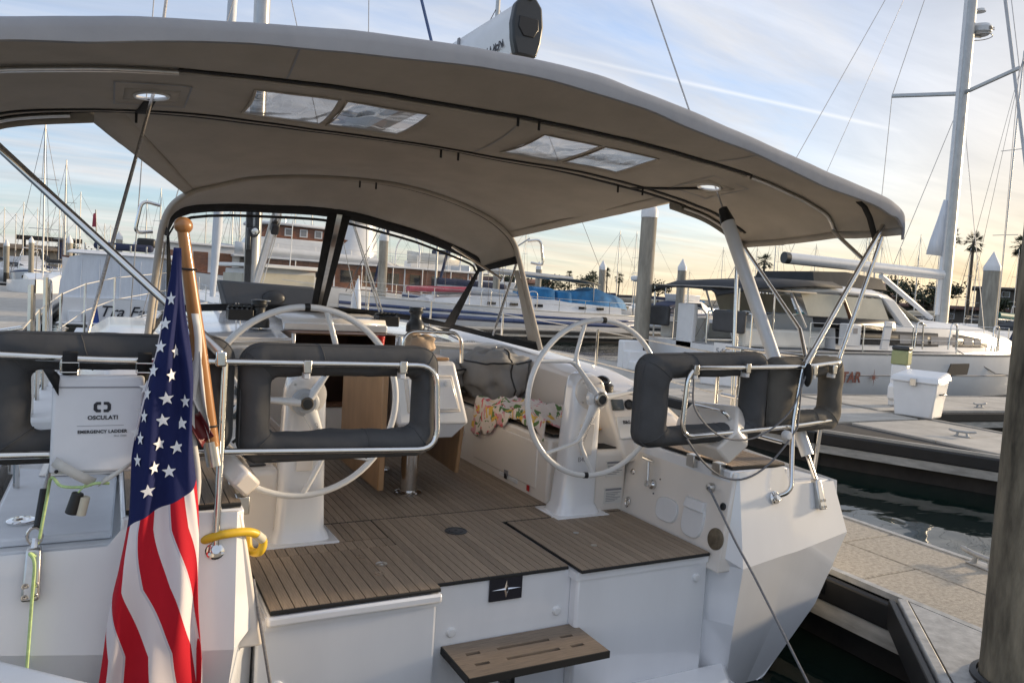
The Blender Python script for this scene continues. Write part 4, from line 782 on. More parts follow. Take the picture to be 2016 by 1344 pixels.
# --- bimini frame legs
for sx in (1, -1):
    def q(x, y, z): return V(sx*x, y, z)
    piv = q(1.73, -.02, 1.82) if sx > 0 else q(1.345, -.02, 1.83)
    ac = q(2.30, .0, 2.64) if sx > 0 else V(-2.28, .45, 2.72)
    fb = MB().tube([piv, ac], .0155, 12).build('bimini_leg', 'steel', bim, smooth=80); MB().tube([piv, piv.lerp(ac, .09)], .021, 12).build('leg_sleeve', 'steel_brushed', fb)
    if sx > 0:
        MB().tube([canopy(1.0, 1.24), q(1.93, .22, 2.0), q(1.86, .10, 1.85)], .0125, 10).build('bimini_leg', 'steel_brushed', bim, smooth=80)
        MB().tube([canopy(1.0, .40)-V(.03, 0, 0), piv.lerp(ac, .74)], .0125, 10).build('bimini_leg', 'steel_brushed', bim, smooth=80)
        MB().tube([ac-V(.0, 0, .07), q(2.095, .06, 1.845)], .0125, 10).build('bimini_leg', 'steel', bim, smooth=80)
        MB().tube([q(2.10, .97, 2.58), q(2.06, .86, 1.50), q(2.05, .85, 1.14)], .0125, 10).build('bimini_leg', 'steel', bim, smooth=80)
    MB().box(piv.x-.02, piv.x+.02, piv.y-.02, piv.y+.02, piv.z-.05, piv.z+.01).build('leg_clamp', 'steel', bim, bev=.008)
# loops of thin line on the starboard pushpit, black lashing, stern light
def cat_(a, b, sag, n=20): a, b = V(*a), V(*b); return [a.lerp(b, k/n)+V(0, 0, -sag*4*(k/n)*(1-k/n)) for k in range(n+1)]
MB().tube(cat_((.895, -.04, 1.43), (1.66, -.06, 1.47), .25)+cat_((1.66, -.06, 1.47), (1.70, -.03, 1.77), .0), .0055, 6).build('trailing_cable', 'rope_grey', yacht)
MB().tube(spline([(1.71, -.05, 1.77), (1.58, -.07, 1.56), (1.35, -.07, 1.43), (1.10, -.07, 1.44), (.92, -.06, 1.58), (.90, -.05, 1.74)], 6), .005, 6).build('trailing_cable', 'rope_grey', yacht)
MB().ball((1.72, -.05, 1.76), .035, sq=(.7, .7, 1.9)).build('lashing', 'black_web', yacht)
MB().lathe([(.018, 0), (.027, .01), (.027, .035), (.02, .045), (.001, .046)], (1.60, -.02, 1.425), 20, 'y').build('stern_light', 'white_plastic', puR)
MB().tube(spline([(1.72, .9, 1.30), (1.80, .5, 1.33), (1.95, .3, 1.30)], 6), .012, 8).build('mooring_cleat', 'steel', yacht)
# ================================================================== loose things on the yacht
# flag and staff
fs = thing('flagstaff', 'varnished wooden flagstaff with a ball top leaning over the port stern rail', 'flagstaff', (-1.372, -.10, 1.42))
b0, b1 = V(0, 0, .08), V(-.122, -.02, .84)
MB().tube([b0, b0.lerp(b1, .5), b1], [.0245, .026, .0195], 16).build('pole', 'staff_wood', fs, smooth=80); MB().ball(b1+V(0, 0, .02), .0315, sq=(1, 1, .95)).build('ball_finial', 'staff_wood', fs, smooth=80)
MB().tube([V(.008, 0, .01), V(-.008, 0, .10)], .0265, 16).build('socket', 'steel_brushed', fs)
for t_ in (.10, .83): MB().tube([b0.lerp(b1, t_)+V(.026*math.cos(a), .026*math.sin(a), 0) for a in [2*math.pi*k/14 for k in range(14)]], .004, 6, closed=True).build('lashing_cord', 'black', fs)
fl = thing('flag', 'red, white and blue flag with white stars hanging limp beside the flagstaff', 'flag', (-1.5, -.2, .6))
FR = [(2.20, -1.505), (2.1, -1.499), (1.976, -1.485), (1.75, -1.457), (1.55, -1.444), (1.413, -1.434), (1.25, -1.425), (1.0, -1.410), (.62, -1.398)]
FL = [(2.20, -1.527), (2.1, -1.534), (2.007, -1.548), (1.75, -1.595), (1.494, -1.632), (1.287, -1.645), (1.098, -1.663), (.9, -1.695), (.732, -1.722), (.62, -1.74)]
FR.reverse(); FL.reverse()
TR = [(.62, 3.2), (.82, 2.9), (1.05, 1.8), (1.25, .35), (1.42, 0), (2.2, 0)]; TL = [(.62, 9.3), (.82, 8.8), (1.05, 6.9), (1.25, 6.8), (1.5, 7), (2.2, 7.2)]
def flag(th, z):        # th 0 = right edge, pi = left edge, front between
    xr, xl = interp(FR, z), interp(FL, z); c = (xr+xl)/2; h = (xr-xl)/2; fade = min(1, (2.2-z)/.35); k = 1-.25*max(0, -th)-.2*max(0, th-math.pi)
    x = c+h*math.cos(th)*k+.006*fade*math.sin(z*11+th*2); y = -.045*fade*math.sin(th)-.004-(.014*math.sin(4.2*th+z*3.2)+.008*math.sin(7.5*th-z*6))*fade*min(1, h/.06)
    return V(x, y-.2, z)
mb = MB(); NT, NZ = 90, 110; mb.uv = []
for j in range(NZ+1):
    z = lerp(.62, 2.2, j/NZ); tr_, tl_ = interp(TR, z), interp(TL, z)
    for i in range(NT+1):
        th = lerp(-.9, math.pi+1.1, i/NT); mb.v.append(tuple(flag(th, z)-V(-1.5, -.2, .6))); h = th/math.pi
        mb.uv.append(((tr_+(tl_-tr_)*h)/13, (1.405-.155*max(0, min(1, h))-z)+.5))
mb.f = [(j*(NT+1)+i, j*(NT+1)+i+1, (j+1)*(NT+1)+i+1, (j+1)*(NT+1)+i) for j in range(NZ) for i in range(NT)]
mb.build('cloth', 'flag_cloth', fl, smooth=180, solid=.002)
STARS = [(319, 678), (347, 689), (308.5, 722.5), (337, 733), (299, 766), (286.5, 755), (328, 777), (363.7, 788), (279, 798), (292, 809), (319, 819), (357, 832), (271, 840), (283, 852), (309, 864), (345.5, 877), (275, 894), (298.6, 908.6), (335, 922.5), (289, 951.5), (338, 587), (326, 634)]
def starpos(a, b): return -1.5233+(a-345)*.001573+(b-490)*.0000417, 2.196-(b-490)*.0017177+(a-345)*.00019
for a, b in STARS:
    x, z = starpos(a, b); xr, xl = interp(FR, z), interp(FL, z); cc = max(-.97, min(.97, (x-(xr+xl)/2)/((xr-xl)/2))); th = math.acos(cc)
    o = flag(th, z); du = (flag(th-.05, z)-flag(th+.05, z)); du = du.normalized(); dv = (flag(th, z+.01)-flag(th, z-.01)).normalized(); n_ = du.cross(dv).normalized()
    if n_.y > 0: n_ = -n_
    rr = .0245; pts = []
    for k in range(10):
        an = R(90+36*k+8); r_ = rr if k % 2 == 0 else rr*.42; pp_ = o+du*r_*math.cos(an)+dv*r_*math.sin(an); pts.append(pp_+n_*.006-V(-1.5, -.2, .6))
    MB().add(pts+[o+n_*.0065-V(-1.5, -.2, .6)], [(k, (k+1) % 10, 10) for k in range(10)]).build('star', 'flag_star', fl, smooth=0)
MB().loft([[V(-1.452+.012*math.sin(t*9)-(-1.5)+.02*t+e*.012, -.17+.2+.03*t, lerp(1.98, 1.30, t)-.6) for e in (-1, 0, 1)] for t in [k/16 for k in range(17)]]).build('hoist_band', 'paper', fl, solid=.003, smooth=80)
MB().loft([[V(.045+.065*t+.022*math.sin(e*1.3+3*t)*(1.1-t), .05+.02*math.cos(e*2.2+t*2), lerp(1.80, 1.56, t)-.6+.05*math.sin(e*1.1)*(1-.3*t)) for e in [k/3-1.5 for k in range(10)]] for t in [k/10 for k in range(11)]]).build('bunched_corner', 'paper', fl, solid=.003, smooth=180)
MB().loft([[V(.055+.05*t+.018*math.sin(e*1.5), .045+.015*math.cos(e*2.5), lerp(1.62, 1.53, t)-.6+.02*e) for e in [k/3-1 for k in range(7)]] for t in [k/6 for k in range(7)]]).build('bunched_stripe', 'ink_red', fl, solid=.003, smooth=180)
# emergency ladder bag
bg_ = thing('ladder_bag', 'white rectangular emergency ladder bag strapped to the port stern rail', 'bag', (-1.735, -.09, 1.41))
def bp(x, y, z): return V(x+1.735, y+.09, z-1.41)
MB().hexa([bp(-1.876, -.13, 1.432), bp(-1.60, -.13, 1.43), bp(-1.60, -.035, 1.42), bp(-1.876, -.035, 1.42), bp(-1.874, -.075, 1.752), bp(-1.598, -.075, 1.752), bp(-1.598, -.035, 1.752), bp(-1.874, -.035, 1.752)]).build('bag_body', 'bag_vinyl', bg_, bev=.012, seg=3)
def fp(x, z, o=.001): return bp(x, lerp(-.13, -.075, (z-1.432)/.32)-o, z)
MB().loft([[fp(x, z, .002) for x in (-1.874, -1.735, -1.6)] for z in (1.712, 1.716)]).build('flap_seam', 'ink_grey', bg_)
ux, uz = V(1, 0, 0), V(0, .172, 1)
text('maker_name', 'OSCULATI', .0185, 'ink', bg_, fp(-1.724, 1.607, .0015), ux, uz, depth=.0006, align='CENTER', space=1.06, bold=.0006)
text('bag_title', 'EMERGENCY LADDER', .0145, 'ink', bg_, fp(-1.724, 1.562, .0015), ux, uz, depth=.0006, align='CENTER', space=1.06, bold=.0005)
text('bag_code', 'SKU 15660', .0085, 'ink_grey', bg_, fp(-1.69, 1.549, .0015), ux, uz, depth=.0004, align='LEFT')
MB().loft([[fp(x, z, .0015) for x in (-1.80, -1.66)] for z in (1.5855, 1.587)]).build('title_rule', 'ink_grey', bg_)
for s_ in (-1, 1):      # the two brackets of the ring emblem
    o = [(.004, .017), (.018, .017), (.026, .009), (.026, -.009), (.018, -.017), (.004, -.017), (.004, -.008), (.013, -.008), (.0155, -.005), (.0155, .005), (.013, .008), (.004, .008)]
    P = [fp(-1.7265+s_*x, 1.648+z, .0012) for x, z in o]
    if s_ > 0: P.reverse()
    MB().prism(P, (0, -.001, 0)).build('ring_emblem', 'ink', bg_, smooth=0)
for x in (-1.825, -1.60):
    st = MB().loft([[bp(x+e*.022, y, z) for e in (-1, 1)] for y, z in ((-.04, 1.70), (-.05, 1.75), (-.085, 1.775), (-.095, 1.80), (-.08, 1.825), (-.05, 1.83))]).build('strap', 'black_web', bg_, solid=.004)
    MB().tube([bp(x+a*.027, -.10, 1.782+b*.016) for a, b in ((-1, -1), (1, -1), (1, 1), (-1, 1))], .0028, 6, closed=True).build('buckle', 'steel', st)
MB().loft([[bp(-1.875+.03*t+e*.016*(1-t)-.01, -.09-.012*math.sin(e*2+t*3), 1.775-.055*t+.03*e*t) for e in (-1, 0, 1)] for t in (0, .3, .6, 1)]).build('strap_tail', 'black_web', bg_, solid=.006, smooth=80)
for a, b in (((-1.862, 1.478), (-1.745, 1.402)), ((-1.612, 1.478), (-1.725, 1.402))): MB().loft([[fp(lerp(a[0], b[0], t)+e*.008, lerp(a[1], b[1], t)+e*.013, .012+.02*math.sin(math.pi*t)) for e in (-1, 1)] for t in (0, .25, .5, .75, 1)]).build('carry_strap', 'webbing', bg_, solid=.003)
MB().lathe([(.006, 0), (.006, .004), (.001, .004)], fp(-1.855, 1.442, .002), 12, 'y').build('snap_button', 'ink', bg_)
ln = MB().tube(spline([(-1.905, -.03, 1.19), (-1.885, -.05, 1.33), (-1.87, -.1, 1.415), (-1.84, -.14, 1.395), (-1.78, -.15, 1.39), (-1.74, -.15, 1.40), (-1.70, -.14, 1.395)], 6), .005, 8).build('cord', 'rope_green', None); tag(ln, 'thin pale green cord tied under the ladder bag', 'cord')
ln = MB().tube(spline([(-1.915, -.05, 1.135), (-1.93, -.06, 1.15), (-1.915, -.075, 1.12), (-1.92, -.07, 1.0), (-1.93, -.10, .75)], 6), .0055, 8).build('cord', 'rope_green', None); tag(ln, 'pale green cord hanging down past the port chainplate', 'cord')
st_ = thing('strobe_light', 'small black and clear signal light dangling from the green cord', 'signal light', (-1.79, -.16, 1.30))
MB().tube([(0, 0, .075), (-.018, 0, .005)], [.018, .021], 14).build('body', 'black', st_, bev=.004); MB().tube([(.018, .0, .06), (.006, .0, .0)], .018, 14).build('lens', 'pale_glass', st_); MB().tube([(0, 0, .075), (.02, 0, .1)], .003, 6).build('tether', 'rope_green', st_)
# yellow shore-power hose coiled by the port stanchion
hz_ = thing('yellow_hose', 'yellow hose looped round the foot of the port stern stanchion', 'hose', (-1.25, .08, 1.06))
MB().tube(spline([V(-1.40, .06, 1.10)-V(-1.25, .08, 1.06), V(-1.385, -.04, 1.135)-V(-1.25, .08, 1.06), V(-1.32, -.07, 1.16)-V(-1.25, .08, 1.06), V(-1.22, -.04, 1.15)-V(-1.25, .08, 1.06), V(-1.165, .0, 1.10)-V(-1.25, .08, 1.06), V(-1.175, .0, 1.055)-V(-1.25, .08, 1.06), V(-1.205, .05, 1.05)-V(-1.25, .08, 1.06), V(-1.21, .08, 1.10)-V(-1.25, .08, 1.06)], 8), .0165, 12).build('hose_loop', 'yellow_rubber', hz_, smooth=80)
MB().tube([V(.055, -.105, .075), V(.083, -.082, .045)], .0185, 12).build('tape_wrap', 'pale_glass', hz_)
# cushion bag, towel, pillow on the starboard bench
def softsack(name, label, cat, c, sz, m, seed, pipe=True, tilt=0):
    t = thing(name, label, cat, c); rnd = random.Random(seed); ph = [rnd.uniform(0, 6) for _ in range(6)]; rows = []
    for i in range(23):
        a = math.pi*i/22; row = []
        for k in range(40):
            b = 2*math.pi*k/40; d = V(math.copysign(abs(math.sin(a))**.6, math.sin(a))*math.copysign(abs(math.cos(b))**.7, math.cos(b)), math.copysign(abs(math.sin(a))**.6, math.sin(a))*math.copysign(abs(math.sin(b))**.7, math.sin(b)), math.copysign(abs(math.cos(a))**.7, math.cos(a)))
            w_ = 1+.26*noise.noise(d*1.6+V(seed, 0, 0))+.13*noise.noise(d*4+V(0, seed, 0))+.05*math.sin(3*b+ph[0]+2*a)+.04*math.sin(5*a+ph[1]+b)+.03*math.sin(7*b-4*a+ph[2]); row.append(V(d.x*sz[0]*w_, d.y*sz[1]*w_, sz[2]+d.z*sz[2]*w_-tilt*d.y*d.x))
        rows.append(row)
    MB().loft(rows, True).build('cover', m, t, smooth=180)
    if pipe:
        MB().tube([p+(p-V(0, 0, sz[2])).normalized()*.004 for p in rows[8]], .007, 6, closed=True).build('dark_piping', 'black', t); MB().tube([rows[i][30]+V(0, -.004, 0) for i in range(2, 21)], .007, 6).build('dark_piping', 'black', t)
    return t
s1 = softsack('cushion_bag', 'bulky grey cushion bag with black piping on the starboard bench', 'cushion bag', (1.10, 2.62, 1.236), (.24, .26, .20), 'cover_grey', 3); s1.rotation_euler = (0, 0, R(12))
s2 = softsack('cushion_bag', 'grey cushion roll with dark piping by the forward bulkhead behind the table', 'cushion bag', (.70, 2.78, 1.236), (.20, .15, .14), 'cover_grey', 9)
s3 = softsack('cushion_bag', 'pale grey covered cushion against the port bulkhead behind the wheel', 'cushion bag', (-.98, 2.75, 1.236), (.30, .18, .16), 'cover_grey', 12)
pw = softsack('pillow', 'small tan pillow standing on the cockpit table under its chrome rail', 'pillow', (.10, 1.72, 1.68), (.10, .05, .062), 'pillow_tan', 5, False)
tw = thing('beach_towel', 'flowered beach towel crumpled on the starboard cockpit bench', 'towel', (1.0, 1.55, 1.24)); rnd = random.Random(4)
rows = []
for j in range(91):
    v_ = j/90; row = []
    for i in range(61):
        u = i/60; x = lerp(-.30, .26, u)+.05*math.sin(v_*5); y = lerp(-.50, .55, v_)+.06*math.sin(u*6+1)
        bump_ = .05*math.exp(-((x-.02)**2+(y-.28)**2)/.03)+.018*math.sin(11*x+6*y)+.015*math.sin(17*y-7*x+1)+.03*math.exp(-((x+.05)**2+(y+.1)**2)/.05)
        cr1 = max(0, 1-3.2*abs(noise.noise(V(x*4.2+1, y*4.2, 2)))); cr2 = max(0, 1-3.*abs(noise.noise(V(x*9, y*9, 5)))); z = .02+max(.0, bump_)*.8+.045*cr1+.018*cr2
        if x < -.235: z -= (-.235-x)*1.9; x = -.235-(-.235-x)*.28
        row.append(V(x-.02, y, z))
    rows.append(row)
MB().loft(rows).build('cloth', 'towel_print', tw, smooth=180, solid=.006)
cp_ = thing('drinking_glass', 'small red tumbler at the forward end of the cockpit table', 'tumbler', (-.03, 2.15, 1.68)); MB().lathe([(.028, 0), (.034, .075), (.031, .075), (.026, .006), (.001, .005)], (0, 0, 0), 20).build('glass', 'red_plastic', cp_)
# ================================================================== setting: water, land, docks
tag(MB().add([(-3000, -600, 0), (3000, -600, 0), (3000, 3000, 0), (-3000, 3000, 0)], [(0, 1, 2, 3)]).build('water', 'water', None, smooth=0), kind='structure')
rows = []
for rr, z in ((255, -.5), (258, 1.2), (330, 2.2), (700, 5), (2500, 14)): rows.append([V(CAMPOS.x+rr*math.sin(R(a)), CAMPOS.y+rr*math.cos(R(a)), z) for a in range(-60, 116, 4)])
tag(MB().loft(rows).build('shore', 'land', None), kind='structure')
DZ = .5
def dock(name, poly, slabs, near=None, cleats=()):     # polygon counter-clockwise
    d = MB().prism([V(x, y, DZ-.10) for x, y in poly], (0, 0, .07)).build(name, 'dark_wood', None, smooth=0); tag(d, kind='structure')
    src = {}
    for (x0, x1, y0, y1) in slabs: MB().box(x0+.006, x1-.006, y0+.006, y1-.006, DZ-.045, DZ).build('slab', 'concrete_pale' if near is None else 'concrete', d, smooth=0, bev=.006, seg=1)
    n = len(poly); P = [V(x, y, 0) for x, y in poly]
    for i in range(n):
        a, b = P[i], P[(i+1) % n]; t_ = (b-a); L_ = t_.length; t_.normalize(); nn = V(t_.y, -t_.x, 0)
        def ext(name, w_, z0, z1, m, off, bev=0): MB().hexa([p+V(0, 0, z) for z in (z0, z1) for p in (a+nn*off, b+nn*off, b+nn*(off+w_), a+nn*(off+w_))]).build(name, m, d, smooth=0, bev=bev)
        ext('edge_trim', .05, DZ-.08, DZ+.006, 'galv' if near else 'concrete_pale', -.05); ext('rub_strip', .06, DZ-.19, DZ-.035, 'rubber', .002, .015); ext('waler', .045, DZ-.30, DZ-.192, 'waler', .001); ext('float', .01, -.3, DZ-.305, 'dark_wood', -.1)
    for x, y, rz in cleats: cleat(d, x, y, rz)
    return d
def cleat(d, x, y, rz):
    c = bpy.data.objects.new('dock_cleat', None); col.objects.link(c); c.parent = d; c.location = (x, y, DZ); c.rotation_euler = (0, 0, rz)
    MB().tube(spline([(-.17, 0, .085), (-.10, 0, .072), (0, 0, .068), (.10, 0, .072), (.17, 0, .085)], 3), [.010]+[.017]*11+[.010], 10).build('horn', 'galv', c, smooth=80)
    for s_ in (-1, 1): MB().tube([(s_*.05, 0, .06), (s_*.065, 0, .012)], [.014, .02], 8).build('post', 'galv', c)
    MB().box(-.10, .10, -.035, .035, 0.002, .014).build('foot', 'galv', c, bev=.004)
sl_ = []
for k in range(13):
    y0 = -1.05+k*1.05; sl_ += [(2.39, 2.92, y0, y0+1.05), (2.92, 3.46, y0-.5 if k else y0, y0+.55)]
dock('dock', [(2.34, -1.05), (3.51, -1.05), (3.51, 12.5), (2.34, 12.5)], sl_, True, [(3.40, -.14, R(80)), (2.46, 4.0, R(90))])
sl_ = [(-10+k*1.5, -8.5+k*1.5, -4.3+j*1.07, -3.23+j*1.07) for k in range(16) for j in range(3)]
dock('dock', [(-10, -4.3), (14, -4.3), (14, -1.09), (-10, -1.09)], sl_, True)
kb = MB().prism([V(1.62, -1.08, DZ-.03), V(2.335, -1.08, DZ-.03), V(2.335, -.36, DZ-.03)], (0, 0, .035)).build('corner_plate', 'galv', None, smooth=0); tag(kb, kind='structure')
for o_, w_, m_, z0, z1 in ((0, .05, 'galv', .36, .515), (.06, .035, 'rubber', .34, .50)):
    a, b = V(1.60, -1.08, 0), V(2.335, -.345, 0); nn = V(-1, 1, 0).normalized(); MB().hexa([p+V(0, 0, z) for z in (z0, z1) for p in (a+nn*o_, b+nn*o_, b+nn*(o_+w_), a+nn*(o_+w_))]).build('edge_bar', m_, kb, bev=.006)
MB().tube([(2.31, .16, .40), (2.31, .52, .40)], .06, 12).build('dock_fender', 'rubber', kb, bev=.01)
W2 = [(6.85, 18), (6.88, 4.15), (7.85, 2.2), (8.6, .4), (9.75, .4), (9.95, 4.4), (9.75, 5.35), (24, 3.6), (24, 5.4), (10.0, 7.25), (9.75, 18)]
sl_ = [(6.93, 8.3, y, y+1.35) for y in [4.6+1.35*k for k in range(10)]]+[(8.3, 9.72, y, y+1.35) for y in [4.6+1.35*k for k in range(10)]]+[(8.0, 9.75, .6+k*1.3, 1.9+k*1.3) for k in range(3)]
w2 = dock('dock', W2, [(a, b, c, d) for a, b, c, d in sl_ if not (c < 4.2 and a < 8 and d < 2.4)], None, [(8.75, 3.3, R(-63)), (12.6, 5.35, R(-7)), (7.2, 7.2, R(90))])
for k in range(9): x = 9.9+k*1.55; o_ = MB().prism([V(x+.01, 5.40-(x-9.75)*.123, DZ-.045), V(x+1.54, 5.40-(x+1.55-9.75)*.123, DZ-.045), V(x+1.54, 7.14-(x+1.55-9.75)*.123, DZ-.045), V(x+.01, 7.14-(x-9.75)*.123, DZ-.045)], (0, 0, .045)).build('slab', 'concrete_pale', w2, smooth=0)
dock('dock', [(9, 25.9), (30, 27.6), (30, 29), (9, 27.3)], [(9.2+k*1.6, 10.8+k*1.6, 26.4+k*.13, 27.2+k*.13) for k in range(13)])
dock('dock', [(-12, 14.5), (-3.6, 14.5), (-3.9, 58), (-12, 58)], [(-11.9+2.05*i, -9.85+2.05*i, 14.6+k*3.6, 18.2+k*3.6) for i in range(4) for k in range(12)])
dock('dock', [(-40, 66), (4, 66), (4, 68), (-40, 68)], [(-40+k*4, -36+k*4, 66.1, 67.9) for k in range(11)])
dock('dock', [(26, 34), (90, 20), (90, 22), (26, 36)], [])
# ------------------------------------------------------------------ pilings
def piling(label, x, y, top, rad=.21, m='pile_grey', cap=True, z0=-.6, flare=.0):
    t = thing('piling', label, 'piling', (x, y, 0), group='concrete mooring pilings')
    h = top-(.42*rad/.21 if cap else 0); n = 8 if m == 'pile_grey' else 28
    MB().tube([(0, 0, z0), (0, 0, 1.0), (0, 0, h)], rad, n if n == 28 else 16).build('shaft', m, t, smooth=60)
    MB().tube([(0, 0, z0), (0, 0, .75), (0, 0, 1.15)], [rad+.012, rad+.01, rad+.002], 16).build('tide_band', 'pile_foot', t, smooth=60)
    if cap: MB().lathe([(rad+.012, h-.16), (rad+.012, h), (rad*.9, h+.08), (.012, top)], (0, 0, 0), 20).build('cap', 'cap_white', t, smooth=40)
    return t
t = thing('piling', 'thick stained concrete piling rising through the near dock at the right edge', 'piling', (1.965, -1.20, 0), group='concrete mooring pilings')
MB().tube([(0, 0, -.6), (0, 0, 1.2), (0, 0, 4.6)], .20, 40).build('shaft', 'pile', t, smooth=60); MB().lathe([(.235, .44), (.235, .52), (.21, .53), (.205, .44)], (0, 0, 0), 40).build('guide_collar', 'rubber', t)
piling('tall grey piling standing in the dock behind the starboard wheel', 10.25, 12.6, 4.75, .20)
for lb, x, y, h in (('far piling leftmost of all, before the green-hulled boats', -9.8, 76.5, 4.03), ('second far piling from the left, with a dark foot', -7.9, 75.5, 4.43), ('far piling just left of the white canvas motorboat', -4.3, 57.9, 4.21), ('far piling rising over the white canvas motorboat roof', -1.3, 54.0, 4.58), ('far piling half hidden behind the motorboat and the backstay', -1.9, 76.4, 4.75),
                   ('piling seen through the windscreen in front of the wooden yacht', 9.3, 30.9, 4.67), ('dark piling seen through the side window of the sprayhood', 18.4, 37.4, 4.88), ('piling behind the blue canvas dodger of the white sailboat', 24.3, 42.8, 4.34), ('piling standing behind the blue-covered dinghy', 23.9, 34.5, 4.31), ('piling behind the small round canopy of the neighbouring yacht', 22.8, 26.1, 4.22)):
    p = piling(lb, x, y, h); p.rotation_euler = (0, 0, random.uniform(0, 3))
piling('pale piling with white cone cap beside the neighbouring mast', 28.9, 14.9, 4.83, .30)
# ------------------------------------------------------------------ dock furniture
bx_ = thing('dock_box', 'white fibreglass dock box with a sloping lid on the dock beside the neighbour', 'dock box', (9.98, 4.80, DZ), R(-76), sc_=.95)
MB().hexa([(-.30, -.24, 0), (.30, -.24, 0), (.30, .24, 0), (-.30, .24, 0), (-.36, -.28, .60), (.36, -.28, .60), (.36, .28, .64), (-.36, .28, .64)]).build('box', 'white_plastic', bx_, bev=.03)
MB().box(-.05, .05, -.345, -.30, .54, .66).build('hasp', 'steel_brushed', bx_, bev=.005)
for s_ in (-1, 1): MB().tube(fillet([(s_*.345, -.09, .42), (s_*.40, -.09, .42), (s_*.40, .09, .42), (s_*.345, .09, .42)], .03), .012, 6).build('side_handle', 'dark_plastic', bx_)
MB().hexa([(-.40, -.33, .59), (.40, -.33, .59), (.40, .32, .64), (-.40, .32, .64), (-.36, -.28, .70), (.36, -.28, .70), (.34, .30, .78), (-.34, .30, .78)]).build('lid', 'white_plastic', bx_, bev=.03)
pp2 = thing('power_pedestal', 'white dock power pedestal with a greenish lamp top behind the dock box', 'power pedestal', (10.8, 5.75, DZ), R(-70))
MB().box(-.13, .13, -.12, .12, 0, .75).build('cabinet', 'white_plastic', pp2, bev=.03); MB().box(-.14, .14, -.13, .13, .75, 1.0).build('lamp_top', 'green_lens', pp2, bev=.02); MB().box(-.145, .145, -.135, .135, 1.0, 1.08).build('dark_hood', 'dark_plastic', pp2, bev=.03)
MB().prism([(-.13, -.12, .10), (-.13, -.20, .14), (-.13, -.2, .36), (-.13, -.12, .42)], (.26, 0, 0)).build('socket_cover', 'white_plastic', pp2, bev=.02)
b2 = thing('dock_locker', 'white dock locker with a berth number at the end of the neighbouring slip', 'dock box', (9.3, 8.5, DZ), R(-60))
MB().box(-.45, .45, -.25, .25, 0, .55).build('box', 'white_plastic', b2, bev=.03); MB().box(-.48, .48, -.28, .28, .55, .63).build('lid', 'white_plastic', b2, bev=.03); sg = MB().box(-.2, .2, -.29, -.26, .55, .86).build('number_plate', 'cap_white', b2); text('berth_number', '54C', .17, 'ink_grey', b2, (-.16, -.295, .64), (1, 0, 0), (0, 0, 1), depth=.002)
st2 = thing('boarding_steps', 'white moulded boarding steps on the dock behind the neighbouring stern', 'steps', (9.1, 11.1, DZ), R(0))
for k in range(3): MB().box(-.28, .28, -.2+.22*k, .02+.22*k+.2*(2-k)*0+.02, 0, .22*(k+1)).build('tread', 'white_plastic', st2, bev=.03)
db = thing('dock_box', 'pale bluish white dock box lid in the bottom left corner foreground', 'dock box', (-2.03, -1.28, .5), R(-43.7))
MB().box(-.60, .62, -.32, .29, .0, .64).build('box', 'white_plastic', db, bev=.03); MB().hexa([(-.65, -.36, .61), (.70, -.36, .61), (.70, .34, .61), (-.65, .34, .61), (-.62, -.33, .69), (.66, -.33, .69), (.67, .325, .70), (-.62, .325, .70)]).build('lid', 'white_plastic', db, bev=.025, seg=3)
MB().box(-.5, .56, -.24, .23, .69, .715).build('lid_panel', 'gelcoat_grey', db, bev=.02)
# ================================================================== other boats (each built with its stern at the origin and bow to +y, then turned)
def hullmesh(L_, B, fb, fb2, m, par, name='hull', stern=.8, flare=1.0, n=14):
    rows = []
    for i in range(n+1):
        t = i/n; y = L_*t; b = B/2*(stern+(1-stern)*math.sin(min(1, t/.5)*math.pi/2)) if t < .5 else B/2*(1-((t-.5)/.5)**2.3)+.03; z = lerp(fb, fb2, t**1.6)
        half = [V(b*flare, y, z), V(b*(.97+.03*flare), y, z*.5), V(b*.9, y, 0.05), V(b*.55, y, -.3)]; rows.append(half+[V(-p.x, p.y, p.z) for p in reversed(half)])
    mb = MB().loft(rows); k = len(rows[0]); mb.f.append(tuple(reversed(range(k)))); h = mb.build(name, m, par, smooth=40)
    dk = MB().loft([[V(r[0].x*.985, r[0].y, r[0].z-.03), V(0, r[0].y, r[0].z+.02), V(-r[0].x*.985, r[0].y, r[0].z-.03)] for r in rows]).build('deck', 'boat_white', par); return rows
def stripe(rows, par, m, f0, f1, name='hull_stripe'):
    for s_ in (0, -1):
        mb = MB()
        for r in rows[:-1]: pass
        pts = [(lerp(r[s_], r[1 if s_ == 0 else -2], f0), lerp(r[s_], r[1 if s_ == 0 else -2], f1)) for r in rows]
        def lp(a, b): return a
        mb.loft([[a+V(.012 if s_ == 0 else -.012, 0, 0), b+V(.012 if s_ == 0 else -.012, 0, 0)] for a, b in pts]); mb.build(name, m, par, solid=.004)
def lerpv(a, b, t): return a.lerp(b, t)
_l = lerp
def lerp(a, b, t): return a+(b-a)*t
def rails(par, rows, n=6, h=.6, y0=.06, y1=.95, m='steel'):
    k = len(rows)-1
    for s_ in (0, -1):
        P = []
        for i in range(n):
            t = lerp(y0, y1, i/(n-1))*k; a = int(t); f = t-a; p = rows[a][s_].lerp(rows[min(a+1, k)][s_], f)*1.0; p = V(p.x*.96, p.y, p.z); P.append(p)
            MB().tube([p, p+V(0, 0, h)], .018, 6).build('stanchion', m, par)
        for dz in (h, h*.5): MB().tube([p+V(0, 0, dz) for p in P], .008, 5).build('lifeline', m, par)
